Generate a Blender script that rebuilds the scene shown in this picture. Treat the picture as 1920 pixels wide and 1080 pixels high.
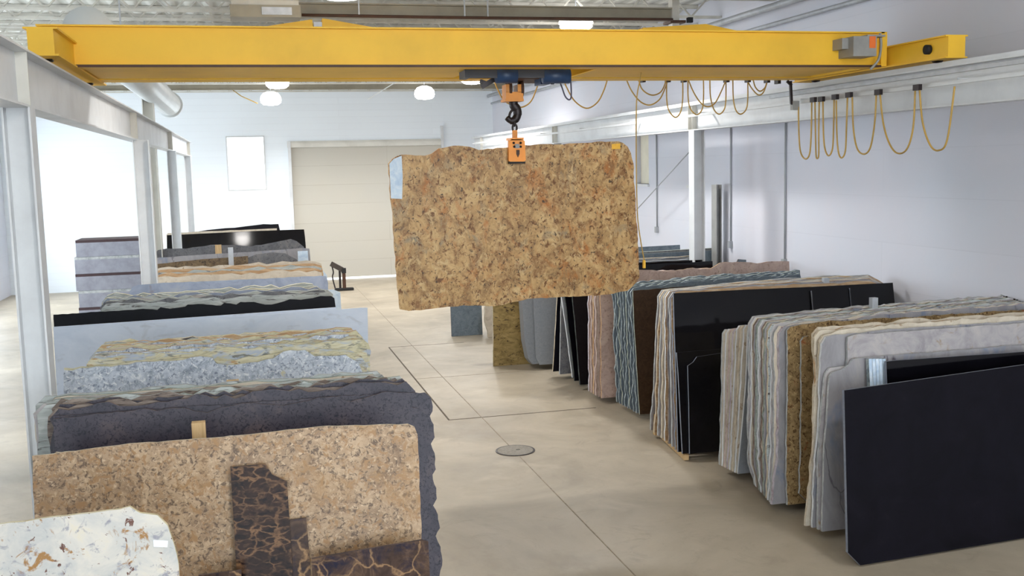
import bpy, bmesh, math, random
from mathutils import Vector, Matrix
D = bpy.data; S = bpy.context.scene; C = S.collection
for o in list(D.objects): D.objects.remove(o)
random.seed(7)
R_ = math.radians

# ------------------------------------------------------------------ camera
F, YAW, PIT, ROL, H = 1950.0, .2475, .1165, .024, 3.5
cy, sy, cp, sp, cr, sr = math.cos(YAW), math.sin(YAW), math.cos(PIT), math.sin(PIT), math.cos(ROL), math.sin(ROL)
fwd = Vector((sy*cp, cy*cp, -sp)); rt = Vector((cy, -sy, 0)); dn = fwd.cross(rt)
rt2 = cr*rt + sr*dn; dn2 = -sr*rt + cr*dn
EYE = Vector((0, 0, H))
cam = D.objects.new('camera', D.cameras.new('camera')); C.objects.link(cam)
cam.data.sensor_width = 36; cam.data.lens = F/1920*36; cam.data.clip_end = 300
up = -dn2; bk = -fwd
cam.matrix_world = Matrix(((rt2.x, up.x, bk.x, EYE.x), (rt2.y, up.y, bk.y, EYE.y), (rt2.z, up.z, bk.z, EYE.z), (0, 0, 0, 1)))
S.camera = cam

# ------------------------------------------------------------------ daylight, exposure
w = D.worlds.new('daylight'); S.world = w; w.use_nodes = True
bgn = w.node_tree.nodes['Background']
bgn.inputs['Color'].default_value = (.84, .93, 1.0, 1); bgn.inputs['Strength'].default_value = 3.6
S.view_settings.view_transform = 'Standard'; S.view_settings.look = 'None'
S.view_settings.gamma = 1; S.view_settings.exposure = 1.08; S.view_settings.use_curve_mapping = False
LAMP_W = 260; NEAR_W = 110

# ------------------------------------------------------------------ maths helpers
def ray(px, py): return ((px-960)/F)*rt2 + ((py-540)/F)*dn2 + fwd
def at_y(px, py, y): d = ray(px, py); return EYE + d*(y/d.y)
def at_x(px, py, x): d = ray(px, py); return EYE + d*(x/d.x)
def at_z(px, py, z): d = ray(px, py); return EYE + d*((z-H)/d.z)

# ------------------------------------------------------------------ materials
def newmat(name, rough=.5, metal=0, spec=None):
    m = D.materials.new(name); m.use_nodes = True
    b = m.node_tree.nodes['Principled BSDF']
    b.inputs['Roughness'].default_value = rough; b.inputs['Metallic'].default_value = metal
    if spec is not None: b.inputs['Specular IOR Level'].default_value = spec
    return m, m.node_tree, b
def lin(c):
    return tuple((v/255/12.92 if v/255 <= .04045 else ((v/255+.055)/1.055)**2.4) for v in c) + (1,)
def coord(nt, seed=True, space='Object', scale=(1, 1, 1)):
    tc = nt.nodes.new('ShaderNodeTexCoord'); mp = nt.nodes.new('ShaderNodeMapping')
    mp.inputs['Scale'].default_value = scale
    nt.links.new(tc.outputs[space], mp.inputs['Vector'])
    if seed:
        oi = nt.nodes.new('ShaderNodeObjectInfo'); mu = nt.nodes.new('ShaderNodeMath'); mu.operation = 'MULTIPLY'
        mu.inputs[1].default_value = 37.0
        nt.links.new(oi.outputs['Random'], mu.inputs[0]); nt.links.new(mu.outputs[0], mp.inputs['Location'])
    return mp.outputs['Vector']
def noise(nt, vec, scale, detail=5, rough=.6, dist=0):
    n = nt.nodes.new('ShaderNodeTexNoise'); n.inputs['Scale'].default_value = scale
    n.inputs['Detail'].default_value = detail; n.inputs['Roughness'].default_value = rough
    n.inputs['Distortion'].default_value = dist
    nt.links.new(vec, n.inputs['Vector']); return n.outputs['Fac']
def ramp(nt, fac, stops, interp='LINEAR'):
    r = nt.nodes.new('ShaderNodeValToRGB'); r.color_ramp.interpolation = interp
    e = r.color_ramp.elements
    while len(e) < len(stops): e.new(.5)
    for k, (p, c) in zip(e, stops):
        k.position = p; k.color = lin(c) if len(c) == 3 else c
    nt.links.new(fac, r.inputs['Fac']); return r.outputs['Color']
def mix(nt, fac, a, b, mode='MIX'):
    m = nt.nodes.new('ShaderNodeMix'); m.data_type = 'RGBA'; m.blend_type = mode
    for s, v in ((m.inputs[0], fac), (m.inputs[6], a), (m.inputs[7], b)):
        if isinstance(v, bpy.types.NodeSocket): nt.links.new(v, s)
        elif isinstance(v, (int, float)): s.default_value = v
        else: s.default_value = lin(v)
    return m.outputs[2]
def BW(a, b): return [(a, (0, 0, 0, 1)), (b, (1, 1, 1, 1))]
def bump(nt, b, h, strength=.3, dist=.01):
    n = nt.nodes.new('ShaderNodeBump'); n.inputs['Strength'].default_value = strength
    n.inputs['Distance'].default_value = dist; nt.links.new(h, n.inputs['Height'])
    nt.links.new(n.outputs['Normal'], b.inputs['Normal'])

def paint(name, col, rough=.5, var=.06, scale=3, metal=0):
    m, nt, b = newmat(name, rough, metal)
    v = coord(nt, False)
    n = noise(nt, v, scale, 6, .6)
    c2 = tuple(int(x*(1-var*2)) for x in col); c3 = tuple(min(255, int(x*(1+var))) for x in col)
    nt.links.new(ramp(nt, n, [(.3, c2), (.55, col), (.8, c3)]), b.inputs['Base Color'])
    return m

def stone(name, base, spots=(), scale=6, stretch=(1, 1, 1), rough=.18, dist=1.0, veins=None, speck=None, spec=.22):
    """base: ramp stops over cloudy noise; spots: (colour, scale, lo, hi); veins: (colour, scale, width); speck: (colour, scale, thresh)"""
    m, nt, b = newmat(name, rough, 0, spec)
    v = coord(nt, True, scale=stretch)
    col = ramp(nt, noise(nt, v, scale, 8, .68, dist), base)
    for c, sc, lo, hi in spots:
        f = ramp(nt, noise(nt, v, sc, 4, .65, .8), BW(lo, hi)); col = mix(nt, f, col, c)
    if veins:
        c, sc, wd = veins
        vo = nt.nodes.new('ShaderNodeTexVoronoi'); vo.feature = 'DISTANCE_TO_EDGE'; vo.inputs['Scale'].default_value = sc
        nz = nt.nodes.new('ShaderNodeTexNoise'); nz.inputs['Scale'].default_value = sc*1.3; nz.inputs['Detail'].default_value = 5
        nt.links.new(v, nz.inputs['Vector'])
        ad = nt.nodes.new('ShaderNodeVectorMath'); ad.operation = 'MULTIPLY_ADD'; ad.inputs[1].default_value = (.35/sc*3,)*3
        nt.links.new(nz.outputs['Color'], ad.inputs[0]); nt.links.new(v, ad.inputs[2]); nt.links.new(ad.outputs[0], vo.inputs['Vector'])
        f = ramp(nt, vo.outputs['Distance'], [(0, (1, 1, 1, 1)), (wd, (0, 0, 0, 1))])
        g_ = ramp(nt, noise(nt, v, sc*.6, 3, .6), BW(.36, .62)); f = mix(nt, 1.0, f, g_, 'MULTIPLY'); col = mix(nt, f, col, c)
    if speck:
        c, sc, th = speck
        vo = nt.nodes.new('ShaderNodeTexVoronoi'); vo.inputs['Scale'].default_value = sc; nt.links.new(v, vo.inputs['Vector'])
        f = ramp(nt, vo.outputs['Distance'], [(th*.6, (1, 1, 1, 1)), (th, (0, 0, 0, 1))]); col = mix(nt, f, col, c)
    nt.links.new(col, b.inputs['Base Color'])
    return m
def raw(name, a, b_, c, scale=9):
    m, nt, b = newmat(name, .9)
    v = coord(nt, True)
    n = noise(nt, v, scale, 8, .75, .5)
    nt.links.new(ramp(nt, n, [(.3, a), (.5, b_), (.72, c)]), b.inputs['Base Color'])
    bump(nt, b, noise(nt, v, 25, 6, .7), .6, .02)
    return m
M = {}
M['gold'] = stone('tawny_granite', [(.25, (100, 78, 58)), (.40, (154, 120, 78)), (.52, (190, 153, 102)), (.66, (208, 174, 124)), (.8, (174, 116, 60))],
                  [((138, 128, 108), 2.4, .56, .72), ((178, 112, 54), 4.5, .53, .70), ((208, 178, 130), 8, .55, .68), ((140, 102, 64), 6, .52, .66), ((112, 74, 40), 15, .55, .64), ((74, 58, 44), 26, .585, .65), ((196, 160, 110), 40, .57, .66)], scale=5, dist=.9, rough=.35, stretch=(1.15, 1, .9))
M['beige'] = stone('pinkish_beige_granite', [(.3, (120, 98, 78)), (.5, (160, 136, 110)), (.7, (184, 160, 132))],
                   [((100, 84, 70), 34, .50, .60), ((190, 166, 138), 44, .54, .66), ((150, 118, 84), 18, .52, .64), ((150, 118, 80), 3, .55, .75)], scale=5, rough=.4)
M['tan'] = stone('rusty_tan_granite', [(.3, (146, 112, 80)), (.5, (182, 150, 114)), (.7, (208, 188, 160))], [], scale=7, rough=.5, stretch=(.4, 1, 3))
M['yellowish'] = stone('yellow_green_mottled_granite', [(.3, (160, 154, 128)), (.5, (204, 198, 166)), (.7, (222, 218, 200))], [((176, 138, 92), 9, .60, .70), ((176, 186, 200), 6, .52, .62), ((128, 128, 120), 14, .55, .65)], scale=8, rough=.5, stretch=(.5, 1, 2))
M['palegreen'] = stone('pale_green_grey_granite', [(.3, (142, 148, 146)), (.5, (172, 178, 176)), (.7, (200, 204, 204))], [((92, 88, 86), 9, .57, .66)], scale=6, rough=.5, stretch=(.5, 1, 3))
M['rustbrown'] = stone('brown_grey_mottled_granite', [(.3, (74, 64, 60)), (.5, (116, 104, 96)), (.7, (156, 144, 134))], [((44, 36, 36), 12, .56, .64)], scale=8, rough=.5, stretch=(.5, 1, 3))
M['greycream'] = stone('greyish_cream_granite', [(.3, (142, 138, 142)), (.5, (168, 164, 166)), (.7, (186, 180, 176))], [((150, 134, 110), 6, .57, .7)], scale=4, rough=.35)
M['giallo'] = stone('pale_speckled_granite', [(.35, (174, 176, 176)), (.6, (200, 196, 188)), (.8, (212, 200, 166))],
                   [((150, 112, 66), 9, .60, .66), ((140, 140, 150), 14, .56, .66), ((98, 66, 56), 20, .64, .68)], scale=4, rough=.3)
M['emper'] = stone('dark_veined_marble', [(.3, (26, 16, 14)), (.55, (48, 32, 26)), (.75, (104, 78, 56))], [((22, 14, 16), 9, .5, .62)], scale=7, dist=2,
                   veins=((120, 90, 64), 12, .11), rough=.2, spec=.08, stretch=(1, 1, 1.7))
M['emperbig'] = stone('brown_veined_marble', [(.3, (44, 34, 32)), (.5, (72, 56, 48)), (.72, (108, 86, 68))], [((36, 34, 50), 5, .50, .62), ((138, 108, 80), 7, .60, .70)], scale=6, dist=2,
                      veins=((160, 128, 94), 3.2, .03), rough=.2, spec=.08)
M['darkbrown'] = stone('dark_brown_granite', [(.3, (44, 43, 56)), (.55, (66, 60, 70)), (.75, (88, 76, 78))], [((32, 32, 44), 50, .52, .6)], scale=4, rough=.35)
M['ice'] = stone('icy_white_granite', [(.3, (132, 142, 158)), (.5, (184, 193, 206)), (.7, (216, 222, 228))],
                 [((124, 132, 152), 28, .54, .63), ((226, 230, 234), 30, .55, .64), ((206, 198, 160), 5, .62, .72), ((30, 30, 34), 9, .74, .76)], scale=9, dist=1.8, rough=.3)
M['white'] = stone('smooth_white_marble', [(.3, (182, 194, 214)), (.55, (196, 206, 223)), (.8, (208, 215, 229))], [((170, 176, 190), 3, .58, .75)], scale=1.5, rough=.28, stretch=(1, 1, 2))
M['black'] = stone('polished_black_granite', [(.3, (7, 7, 11)), (.6, (14, 13, 18)), (.8, (22, 19, 24))], [], scale=3, rough=.06, spec=.3)
M['blackdull'] = stone('dull_black_granite', [(.3, (8, 10, 16)), (.6, (16, 18, 26)), (.8, (26, 28, 34))], [], scale=3, rough=.5, spec=.15)
M['blackmatt'] = stone('honed_black_granite', [(.3, (9, 9, 15)), (.6, (18, 17, 25)), (.8, (30, 27, 34))], [], scale=2.5, rough=.35, spec=.12)
M['bluegrey'] = stone('blue_grey_granite', [(.3, (116, 126, 146)), (.55, (142, 152, 172)), (.8, (160, 164, 172))], [((120, 96, 76), 2, .64, .74), ((70, 70, 78), 14, .70, .73)], scale=3, rough=.35)
M['greyslab'] = stone('slate_grey_granite', [(.3, (84, 86, 92)), (.55, (110, 110, 114)), (.8, (130, 126, 124))], [((70, 72, 78), 30, .55, .65)], scale=5, rough=.4)
M['brown'] = stone('olive_brown_granite', [(.3, (78, 62, 46)), (.55, (112, 94, 70)), (.8, (136, 116, 88))], [((58, 46, 36), 26, .54, .64)], scale=6, rough=.4)
M['olive'] = stone('olive_gold_granite', [(.3, (96, 78, 48)), (.5, (138, 118, 74)), (.7, (160, 138, 92))], [((64, 50, 34), 13, .57, .65)], scale=5, rough=.3, stretch=(1, 1, 2))
M['darkchoc'] = stone('chocolate_granite', [(.3, (48, 34, 22)), (.6, (68, 50, 34)), (.8, (84, 62, 42))], [], scale=20, rough=.35)
M['pink'] = stone('dusty_pink_granite', [(.3, (154, 134, 126)), (.55, (182, 160, 150)), (.8, (196, 176, 162))], [((140, 118, 108), 26, .56, .66)], scale=5, rough=.4)
M['smoothgrey'] = stone('smooth_grey_granite', [(.3, (124, 128, 134)), (.6, (138, 142, 148)), (.8, (148, 150, 154))], [], scale=30, rough=.3)
M['mauve'] = stone('mauve_grey_granite', [(.3, (128, 126, 130)), (.55, (150, 148, 152)), (.8, (166, 160, 156))], [((118, 126, 146), 3, .56, .7)], scale=4, rough=.3, stretch=(1, 1, .5), veins=((84, 78, 88), 1.1, .012))
M['golden'] = stone('golden_speckled_granite', [(.3, (100, 80, 54)), (.5, (144, 120, 84)), (.7, (172, 148, 110))],
                    [((84, 62, 38), 24, .55, .62), ((196, 170, 124), 30, .6, .68), ((128, 66, 34), 5, .62, .75)], scale=12, rough=.35)
M['steelblue'] = stone('steel_blue_granite', [(.3, (84, 96, 108)), (.55, (108, 120, 130)), (.8, (124, 132, 138))], [], scale=12, rough=.4)
M['cream'] = stone('cream_granite', [(.3, (176, 166, 150)), (.55, (200, 190, 174)), (.8, (214, 204, 190))], [((150, 128, 104), 14, .62, .7)], scale=5, rough=.35)
M['e_cream'] = raw('raw_cream_edge', (150, 132, 108), (202, 190, 168), (228, 220, 204))
M['e_yellow'] = raw('raw_yellowish_edge', (150, 128, 84), (204, 196, 164), (226, 222, 204))
M['e_tan'] = raw('raw_tan_edge', (146, 98, 58), (196, 158, 116), (218, 204, 184))
M['e_grey'] = raw('raw_grey_edge', (126, 130, 132), (176, 180, 182), (208, 210, 210))
M['e_green'] = raw('raw_grey_green_edge', (80, 90, 88), (150, 160, 152), (196, 202, 192))
M['e_dark'] = raw('raw_dark_edge', (40, 34, 36), (74, 62, 62), (126, 108, 100))
M['e_brown'] = raw('raw_brown_edge', (72, 58, 50), (128, 112, 100), (176, 160, 146))
M['e_blue'] = raw('raw_blue_white_edge', (50, 62, 76), (136, 150, 158), (204, 210, 206))
M['e_white'] = raw('raw_white_edge', (190, 196, 202), (214, 218, 222), (232, 234, 236))
M['e_pink'] = raw('raw_pink_edge', (150, 124, 116), (194, 174, 168), (216, 206, 206))
M['e_mauve'] = raw('raw_mauve_edge', (128, 96, 100), (188, 180, 190), (216, 214, 220))
M['e_blackcut'] = raw('sawn_black_edge', (110, 116, 128), (130, 136, 150), (150, 154, 164))
M['e_blackraw'] = raw('raw_black_edge', (22, 26, 28), (48, 54, 54), (96, 104, 98))
M['wood'] = stone('softwood_batten', [(.3, (176, 142, 98)), (.55, (206, 176, 132)), (.8, (222, 198, 158))], [], scale=3, stretch=(8, 8, .6), rough=.7)
M['galv'] = paint('galvanised_steel', (176, 180, 186), .45, .05, 6, .3)
M['rack'] = paint('dark_rack_steel', (62, 54, 50), .6, .1)
M['whitesteel'] = paint('white_painted_steel', (214, 217, 220), .45, .03, 2)
M['creamsteel'] = paint('cream_painted_steel', (214, 212, 204), .45, .03, 2)
M['roofsteel'] = paint('grey_primed_roof_steel', (204, 202, 194), .6, .06, 2)
M['girdersteel'] = paint('taupe_roof_beam_steel', (148, 142, 126), .55, .05, 2)
M['yellow'] = paint('safety_yellow_paint', (240, 190, 50), .55, .03, 1.2)
M['orange'] = paint('orange_lifting_paint', (246, 150, 28), .4, .03, 4)
M['orangeblk'] = paint('hook_block_orange_paint', (222, 140, 32), .45, .05, 5)
M['bluesteel'] = paint('hoist_blue_paint', (38, 66, 104), .4, .1, 6)
M['dkbluesteel'] = paint('dark_hoist_steel', (36, 38, 48), .5, .1, 6)
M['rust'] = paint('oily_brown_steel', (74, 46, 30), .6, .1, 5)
M['iron'] = paint('forged_dark_iron', (44, 36, 38), .4, .1, 8, .4)
M['cable'] = paint('ochre_cable_sheath', (186, 150, 74), .55, .06, 4)
M['cablegrey'] = paint('grey_cable_sheath', (84, 84, 104), .55, .06, 4)
M['rubber'] = paint('black_rubber', (24, 24, 26), .7, .1, 4)
M['boxgrey'] = paint('grey_enclosure_paint', (148, 148, 146), .45, .04, 5)
M['labelorange'] = paint('orange_warning_label', (226, 112, 44), .5, .02, 5)
M['labelwhite'] = paint('white_paper_label', (226, 232, 240), .6, .02, 5)
M['labelyellow'] = paint('yellow_paper_label', (240, 186, 60), .6, .03, 20)
M['film'] = stone('pale_blue_protective_film', [(.3, (164, 190, 218)), (.5, (196, 214, 232)), (.7, (222, 232, 242))], [], scale=8, rough=.3)
M['duct'] = paint('white_duct_sheet', (216, 222, 224), .4, .02, 2)
M['ductdark'] = paint('dark_duct_mouth', (60, 72, 74), .7, .05, 5)
M['pvc'] = paint('grey_pvc_conduit', (160, 164, 168), .5, .03, 4)
M['cast'] = paint('cast_iron_cover_metal', (136, 130, 120), .6, .08, 30)
M['card'] = paint('grey_carton_board', (150, 152, 164), .7, .06, 5)
M['carddark'] = paint('dark_carton_band', (66, 48, 52), .7, .06, 5)
M['jointdark'] = paint('sawcut_joint_filler', (96, 86, 74), .9, .1, 10)
M['jointfaint'] = paint('hairline_joint_filler', (158, 147, 130), .9, .1, 10)
M['creampanel'] = paint('cream_window_panel', (232, 226, 206), .5, .02, 3)
m, nt, b = newmat('lamp_lens', .3); b.inputs['Emission Color'].default_value = (1, .97, .93, 1); b.inputs['Emission Strength'].default_value = 14; M['lens'] = m
m, nt, b = newmat('glowing_acrylic_reflector', .3); b.inputs['Emission Color'].default_value = (1, .98, .95, 1); b.inputs['Emission Strength'].default_value = 3.0; M['acrylic'] = m
m, nt, b = newmat('window_glass', .02); b.inputs['Transmission Weight'].default_value = 1; b.inputs['IOR'].default_value = 1.05; b.inputs['Base Color'].default_value = (.97, .99, 1, 1); M['glass'] = m

def wallmat(name, base, line, course, width, flip, tint=None):
    m, nt, b = newmat(name, .7, 0, .3)
    tc = nt.nodes.new('ShaderNodeTexCoord'); sx = nt.nodes.new('ShaderNodeSeparateXYZ'); cx = nt.nodes.new('ShaderNodeCombineXYZ')
    nt.links.new(tc.outputs['Object'], sx.inputs[0])
    nt.links.new(sx.outputs[1 if flip else 0], cx.inputs[0]); nt.links.new(sx.outputs[2], cx.inputs[1])
    br = nt.nodes.new('ShaderNodeTexBrick'); br.inputs['Scale'].default_value = 1
    br.inputs['Brick Width'].default_value = width; br.inputs['Row Height'].default_value = course
    br.inputs['Mortar Size'].default_value = .008; br.inputs['Mortar Smooth'].default_value = .4
    br.inputs['Color1'].default_value = lin(base); br.inputs['Color2'].default_value = lin(tuple(int(x*.985) for x in base)); br.inputs['Mortar'].default_value = lin(line)
    nt.links.new(cx.outputs[0], br.inputs['Vector'])
    n = noise(nt, tc.outputs['Object'], .8, 6, .6)
    col = mix(nt, ramp(nt, n, BW(.35, .8)), br.outputs['Color'], tint or base); nt.links.new(col, b.inputs['Base Color'])
    bump(nt, b, br.outputs['Fac'], -.25, .004)
    return m
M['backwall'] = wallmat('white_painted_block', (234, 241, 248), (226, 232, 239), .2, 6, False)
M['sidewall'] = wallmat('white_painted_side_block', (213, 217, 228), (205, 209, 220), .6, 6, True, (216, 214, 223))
M['doorskin'] = wallmat('cream_sectional_door', (196, 192, 182), (174, 168, 156), .61, 9, False, (192, 190, 182))
m, nt, b = newmat('concrete_floor', .42)
v = coord(nt, False)
c = ramp(nt, noise(nt, v, .55, 8, .62, .6), [(.3, (146, 136, 120)), (.5, (170, 159, 141)), (.7, (188, 177, 158))])
c = mix(nt, ramp(nt, noise(nt, v, 2.4, 8, .7, 1.2), BW(.55, .8)), c, (148, 136, 120))
c = mix(nt, ramp(nt, noise(nt, v, 22, 6, .75), BW(.58, .76)), c, (158, 148, 132))
c = mix(nt, ramp(nt, noise(nt, v, 1.1, 5, .55, .4), BW(.6, .85)), c, (200, 190, 172))
nt.links.new(c, b.inputs['Base Color'])
rr = nt.nodes.new('ShaderNodeMapRange'); rr.inputs[3].default_value = .32; rr.inputs[4].default_value = .62
nt.links.new(noise(nt, v, 1.6, 5, .6), rr.inputs[0]); nt.links.new(rr.outputs[0], b.inputs['Roughness'])
bump(nt, b, noise(nt, v, 40, 5, .6), .05, .004); M['floor'] = m
m, nt, b = newmat('corrugated_roof_deck', .55)
v = coord(nt, False)
wv = nt.nodes.new('ShaderNodeTexWave'); wv.inputs['Scale'].default_value = 1.05; wv.bands_direction = 'X'; nt.links.new(v, wv.inputs['Vector'])
nt.links.new(ramp(nt, wv.outputs['Fac'], [(.3, (196, 196, 188)), (.6, (224, 224, 218))]), b.inputs['Base Color'])
bump(nt, b, wv.outputs['Fac'], .8, .05); M['deck'] = m

# ------------------------------------------------------------------ mesh helpers
def link(name, bm, mats, parent=None, loc=None, rot=None, smooth=False):
    me = D.meshes.new(name); bmesh.ops.recalc_face_normals(bm, faces=bm.faces); bm.to_mesh(me); bm.free()
    for q in (mats if isinstance(mats, (list, tuple)) else [mats]): me.materials.append(q)
    if smooth:
        for p in me.polygons: p.use_smooth = True
    o = D.objects.new(name, me); C.objects.link(o)
    if loc is not None: o.location = loc
    if rot is not None: o.rotation_euler = rot
    if parent: o.parent = parent
    return o
def box(bm, x0, x1, y0, y1, z0, z1, mi=0):
    v = [bm.verts.new(p) for p in ((x0, y0, z0), (x1, y0, z0), (x1, y1, z0), (x0, y1, z0), (x0, y0, z1), (x1, y0, z1), (x1, y1, z1), (x0, y1, z1))]
    for f in ((0, 3, 2, 1), (4, 5, 6, 7), (0, 1, 5, 4), (1, 2, 6, 5), (2, 3, 7, 6), (3, 0, 4, 7)):
        bm.faces.new([v[i] for i in f]).material_index = mi
def boxes(*L):
    bm = bmesh.new()
    for l in L: box(bm, *l)
    return bm
def bar(bm, a, b_, wd, ht=None):
    a = Vector(a); b_ = Vector(b_); ht = ht or wd
    d = (b_-a).normalized(); u = Vector((0, 0, 1)) if abs(d.z) < .95 else Vector((0, 1, 0))
    s = d.cross(u).normalized()*wd/2; t = s.cross(d).normalized()*ht/2
    v = [bm.verts.new(p+q) for p in (a, b_) for q in (s+t, s-t, -s-t, -s+t)]
    for f in ((0, 1, 2, 3), (7, 6, 5, 4), (0, 4, 5, 1), (1, 5, 6, 2), (2, 6, 7, 3), (3, 7, 4, 0)): bm.faces.new([v[i] for i in f])
def smoothpath(P, n=6):
    P = [Vector(p) for p in P]; out = []
    for i in range(len(P)-1):
        p0 = P[max(i-1, 0)]; p1 = P[i]; p2 = P[i+1]; p3 = P[min(i+2, len(P)-1)]
        for k in range(n):
            t = k/n
            out.append(.5*((2*p1)+(p2-p0)*t+(2*p0-5*p1+4*p2-p3)*t*t+(3*p1-p0-3*p2+p3)*t**3))
    out.append(P[-1]); return out
def tube(bm, P, r, seg=8, n=6, sm=True, taper=None):
    P = smoothpath(P, n) if sm else [Vector(p) for p in P]
    rings = []; ref = None
    for i, p in enumerate(P):
        d = (P[min(i+1, len(P)-1)]-P[max(i-1, 0)]).normalized()
        if ref is None: ref = Vector((0, 1, 0)) if abs(d.y) < .9 else Vector((1, 0, 0))
        a = d.cross(ref).normalized(); b_ = a.cross(d); ref = b_
        rad = r*(taper[i*(len(taper)-1)//max(len(P)-1, 1)] if taper else 1)
        rings.append([bm.verts.new(p + a*math.cos(2*math.pi*k/seg)*rad + b_*math.sin(2*math.pi*k/seg)*rad) for k in range(seg)])
    for i in range(len(rings)-1):
        for k in range(seg):
            bm.faces.new((rings[i][k], rings[i][(k+1) % seg], rings[i+1][(k+1) % seg], rings[i+1][k]))
    bm.faces.new(rings[0]); bm.faces.new(rings[-1][::-1])
def lathe(bm, prof, cx=0, cy_=0, seg=28):
    rings = [[bm.verts.new((cx+r*math.cos(2*math.pi*k/seg), cy_+r*math.sin(2*math.pi*k/seg), z)) for k in range(seg)] for r, z in prof]
    for i in range(len(rings)-1):
        for k in range(seg): bm.faces.new((rings[i][k], rings[i][(k+1) % seg], rings[i+1][(k+1) % seg], rings[i+1][k]))
    bm.faces.new(rings[0]); bm.faces.new(rings[-1][::-1])
def prism(bm, pts, d, mi_face=0, mi_edge=0):
    """pts: world-space outline; d: extrusion vector"""
    A = [bm.verts.new(p) for p in pts]; B = [bm.verts.new(Vector(p)+d) for p in pts]
    bm.faces.new(A).material_index = mi_face; bm.faces.new(B[::-1]).material_index = mi_face
    for i in range(len(A)): bm.faces.new((A[i], A[(i+1) % len(A)], B[(i+1) % len(A)], B[i])).material_index = mi_edge
def tag(o, label=None, cat=None, group=None, kind=None):
    if label: o['label'] = label
    if cat: o['category'] = cat
    if group: o['group'] = group
    if kind: o['kind'] = kind
    elif cat: o['kind'] = 'thing'
    return o
def empty(name, loc, label, cat, group=None, kind=None, rot=None):
    o = D.objects.new(name, None); C.objects.link(o); o.location = loc; o.empty_display_size = .1
    if rot: o.rotation_euler = rot
    return tag(o, label, cat, group, kind)
def child(name, bm, mt, parent, smooth=False, label=None):
    """mesh given in world coordinates, hung under parent without moving it"""
    o = link(name, bm, mt, None, smooth=smooth); o.parent = parent
    P = parent; m = Matrix.Translation(P.location) @ P.rotation_euler.to_matrix().to_4x4()
    while P.parent:
        P = P.parent; m = Matrix.Translation(P.location) @ P.rotation_euler.to_matrix().to_4x4() @ m
    o.data.transform(m.inverted())
    if label: o['label'] = label
    return o
def struct(name, bm, mt, label=None):
    o = link(name, bm, mt); tag(o, label, None, None, 'structure'); return o
def recentre(o):
    """put a one-mesh thing's origin at its base"""
    vs = [v.co for v in o.data.vertices]
    c = Vector((sum(v.x for v in vs)/len(vs), sum(v.y for v in vs)/len(vs), min(v.z for v in vs)))
    o.data.transform(Matrix.Translation(-c)); o.location = o.location + c; return o

# ------------------------------------------------------------------ room shell
XL, XR, YB, YF, ZC = -7.0, 8.05, 33.9, -9.0, 6.3
struct('floor', boxes((XL-.2, XR+.2, YF-14, YB+6, -.2, 0)), M['floor'], 'pale concrete floor with a few saw-cut joints')
struct('ceiling', boxes((XL-.2, XR+.2, YF, YB+.2, ZC, ZC+.12)), M['deck'], 'corrugated metal roof deck')
DX0, DX1, DZ = 1.45, 6.27, 4.25
WX0, WX1, WZ0, WZ1 = -.48, .62, 2.98, 4.60
struct('wall_back', boxes((XL-.2, WX0, YB, YB+.2, 0, ZC), (WX0, WX1, YB, YB+.2, 0, WZ0), (WX0, WX1, YB, YB+.2, WZ1, ZC), (WX1, DX0, YB, YB+.2, 0, ZC),
       (DX0, DX1, YB, YB+.2, DZ, ZC), (DX1, XR+.2, YB, YB+.2, 0, ZC)), M['backwall'], 'white painted back wall')
RW = ((20.15, 20.85), (17.75, 18.12))
L = [(XR, XR+.2, YF, YB, 0, 3.07), (XR, XR+.2, YF, YB, 4.2, ZC)]
ys = [YF, 17.75, 18.12, 20.15, 20.85, YB]
for i in (0, 2, 4): L.append((XR, XR+.2, ys[i], ys[i+1], 3.07, 4.2))
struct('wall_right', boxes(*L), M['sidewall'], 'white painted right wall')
LW = ((12, 17), (19, 24), (26.5, 32.5))
L = [(XL-.2, XL, YF, YB, 0, .9), (XL-.2, XL, YF, YB, 4.6, ZC)]; ys = [YF]+[q for w_ in LW for q in w_]+[YB]
for i in range(0, len(ys), 2): L.append((XL-.2, XL, ys[i], ys[i+1], .9, 4.6))
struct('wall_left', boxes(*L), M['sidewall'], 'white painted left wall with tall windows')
for i, (a, b_) in enumerate(LW):
    struct('window_%d' % (i+4), boxes(*[(XL-.08, XL-.02, q-.03, q+.03, .9, 4.6) for q in (a+.03, (a+b_)/2, b_-.03)], (XL-.08, XL-.02, a, b_, 2.7, 2.76)), M['whitesteel'], 'white frame of a tall window in the left wall')
struct('wall_front', boxes((XL-.2, -4.6, YF-.2, YF, 0, ZC), (-4.6, 7.6, YF-.2, YF, 5.9, ZC), (7.6, XR+.2, YF-.2, YF, 0, ZC)), M['backwall'], 'white wall behind the camera with a wide open doorway')
struct('window_1', boxes((WX0, WX1, YB+.12, YB+.13, WZ0, WZ1)), M['glass'], 'bright glazed window in the back wall')
bm = boxes((WX0-.04, WX0, YB-.02, YB+.12, WZ0-.04, WZ1+.04), (WX1, WX1+.04, YB-.02, YB+.12, WZ0-.04, WZ1+.04),
           (WX0, WX1, YB-.02, YB+.12, WZ0-.04, WZ0), (WX0, WX1, YB-.02, YB+.12, WZ1, WZ1+.04))
struct('trim_1', bm, M['whitesteel'], 'white window surround')
for i, (a, b_) in enumerate(RW):
    struct('window_%d' % (i+2), boxes((XR+.10, XR+.12, a, b_, 3.07, 4.2)), M['creampanel'], 'cream window panel in the right wall')
    struct('trim_%d' % (i+2), boxes((XR-.05, XR+.10, a-.04, b_+.04, 3.02, 3.07)), M['whitesteel'], 'white sill under the cream window panel')
struct('door_1', boxes((DX0-.02, DX1+.02, YB+.03, YB+.09, .055, DZ)), M['doorskin'], 'wide cream overhead door')
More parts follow.
